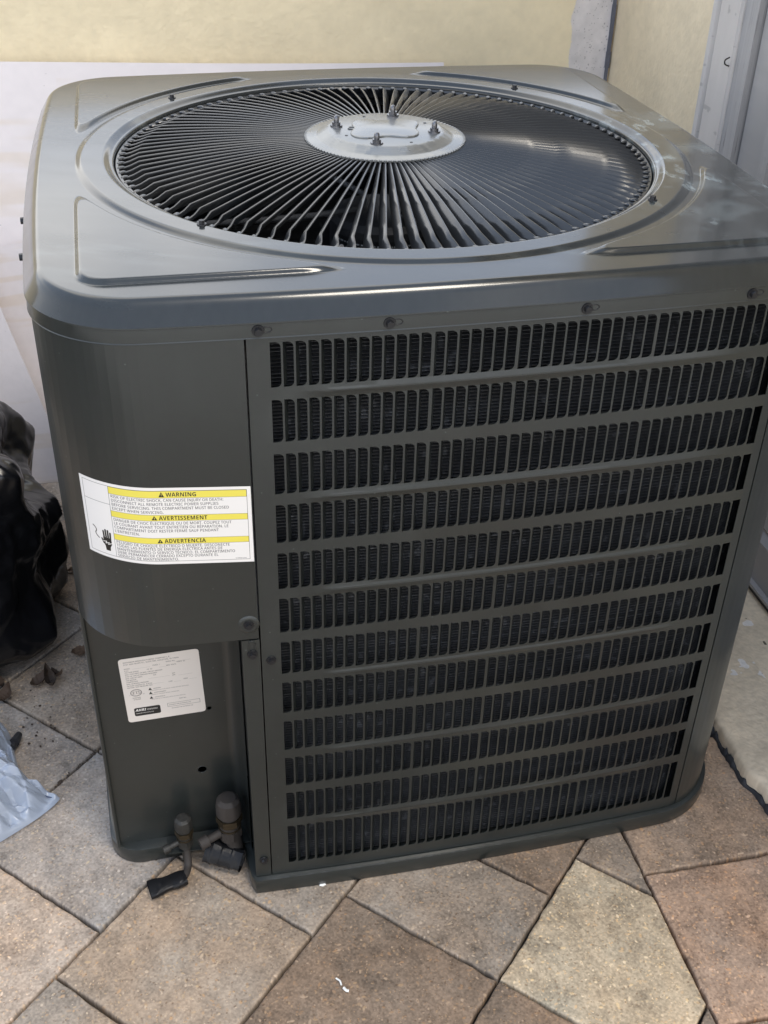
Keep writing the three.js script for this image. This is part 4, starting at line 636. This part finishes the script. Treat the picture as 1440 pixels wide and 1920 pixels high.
{ // dead leaves: cupped blades with a midrib
  const leafGeo = (L, W, cup, curl, seed) => { const pos = [], idx = [], nu = 12, nv = 6; for (let i = 0; i <= nu; i++) for (let j = 0; j <= nv; j++) { const t = i / nu, s = j / nv * 2 - 1, w = W * Math.pow(Math.sin(Math.PI * Math.pow(t, 0.8)), 0.8) * (1 + 0.25 * (h2(i, j > 3 ? 1 : 0, seed) - 0.5)); pos.push((t - 0.5) * L, cup * s * s * (0.5 + t) + curl * 0.0035 * Math.pow(t - 0.4, 2) + 0.002 * (h2(i, j, seed) - 0.5), s * w); } for (let i = 0; i < nu; i++) for (let j = 0; j < nv; j++) { const a = i * (nv + 1) + j, b = a + nv + 1; idx.push(a, a + 1, b, a + 1, b + 1, b); } return crease(geoFrom(pos, idx), 0.8); };
  const lm = [[0.095, 0.055, 0.03], [0.06, 0.036, 0.022], [0.045, 0.03, 0.02]].map(c => new THREE.MeshStandardMaterial({ color: lin(...c), roughness: 0.75 }));
  const spots = [[-0.556, 0.006, -0.032, 0.4, 0.036, 0.010, 0.010, 8, 1, 'broad torn brown leaf lying flat in the clump on the grey paver'], [-0.541, 0.008, -0.024, 1.9, 0.030, 0.009, 0.012, 14, 2, 'darkest curled leaf in the clump on the grey paver'], [-0.530, 0.010, -0.036, -0.9, 0.030, 0.005, 0.006, 16, 1, 'narrow rolled leaf sticking out of the clump on the grey paver'], [-0.492, 0.004, -0.098, 0.2, 0.034, 0.011, 0.004, 4, 0, 'flat reddish brown leaf tucked under the condenser edge'], [-0.612, 0.006, -0.005, 1.0, 0.030, 0.012, 0.008, 8, 1, 'brown dead leaf beside the paver joint near the plastic bag'], [-0.499, 0.005, -0.336, 0.1, 0.034, 0.008, 0.006, 4, 0, 'brown leaf in the joint behind the garbage bag'], [-0.628, 0.005, -0.04, 2.0, 0.03, 0.012, 0.008, 7, 1, 'brown dead leaf by the foot of the garbage bag']];
  spots.forEach(([x, y, z, r, L, W, cup, curl, k, label], i) => { const m = mesh('dead_leaf', leafGeo(L, W, cup, curl, 30 + i), lm[k]); m.position.set(x, y, z); m.rotation.set(0.2 * Math.sin(i * 3), r, 0.15 * Math.cos(i * 5)); tag(m, label, 'leaf', 'dead leaves on the pavers'); });
  const rnd = rng(909), q = []; for (let k = 0; k < 46; k++) { const t = rnd(); let x, z; if (k < 24) { x = -0.46 - 0.075 * t + 0.004 * (rnd() - 0.5); z = 0.13 + 0.075 * t + 0.006 * (rnd() - 0.5); } else { x = -0.60 + 0.12 * rnd(); z = -0.02 + 0.14 * rnd(); } const g = new THREE.IcosahedronGeometry(0.0012 + 0.0022 * rnd() * rnd(), 0); g.scale(1, 0.5, 1); g.rotateY(rnd() * 3); g.translate(x, 0.001, z); q.push(g); }
  const cr = mesh('leaf_crumbs', join(q), lm[2]); cr.userData = { label: 'dark leaf crumbs scattered in the joints between pavers', category: 'debris', kind: 'stuff' };
  const white = new THREE.MeshStandardMaterial({ color: lin(0.8, 0.79, 0.75), roughness: 0.6 });
  const bit = (pts, r, label) => tag(mesh('white_scrap', tube(pts, r, 14, 6), white), label, 'scrap', 'white scraps on the pavers');
  bit([[-0.176, 0.003, 0.602], [-0.172, 0.0035, 0.607], [-0.171, 0.003, 0.613]], 0.0012, 'thin curved white scrap on the dark brown paver');
  bit([[-0.169, 0.003, 0.617], [-0.166, 0.0035, 0.622], [-0.1635, 0.003, 0.6225]], 0.0019, 'short thick white scrap on the dark brown paver');
  tag(mesh('white_scrap', new THREE.IcosahedronGeometry(0.0042, 0).scale(1.3, 0.4, 0.8).translate(-0.168, 0.002, 0.456), white), 'flat white chip beside the condenser base', 'scrap', 'white scraps on the pavers');
  tag(mesh('white_scrap', new THREE.IcosahedronGeometry(0.006, 0).scale(1.2, 0.5, 0.9).translate(-0.484, 0.004, -0.30), new THREE.MeshStandardMaterial({ color: lin(0.6, 0.66, 0.75), roughness: 0.4 })), 'pale blue plastic chip behind the garbage bag', 'scrap', 'white scraps on the pavers');
}
renderer.render(scene, camera);
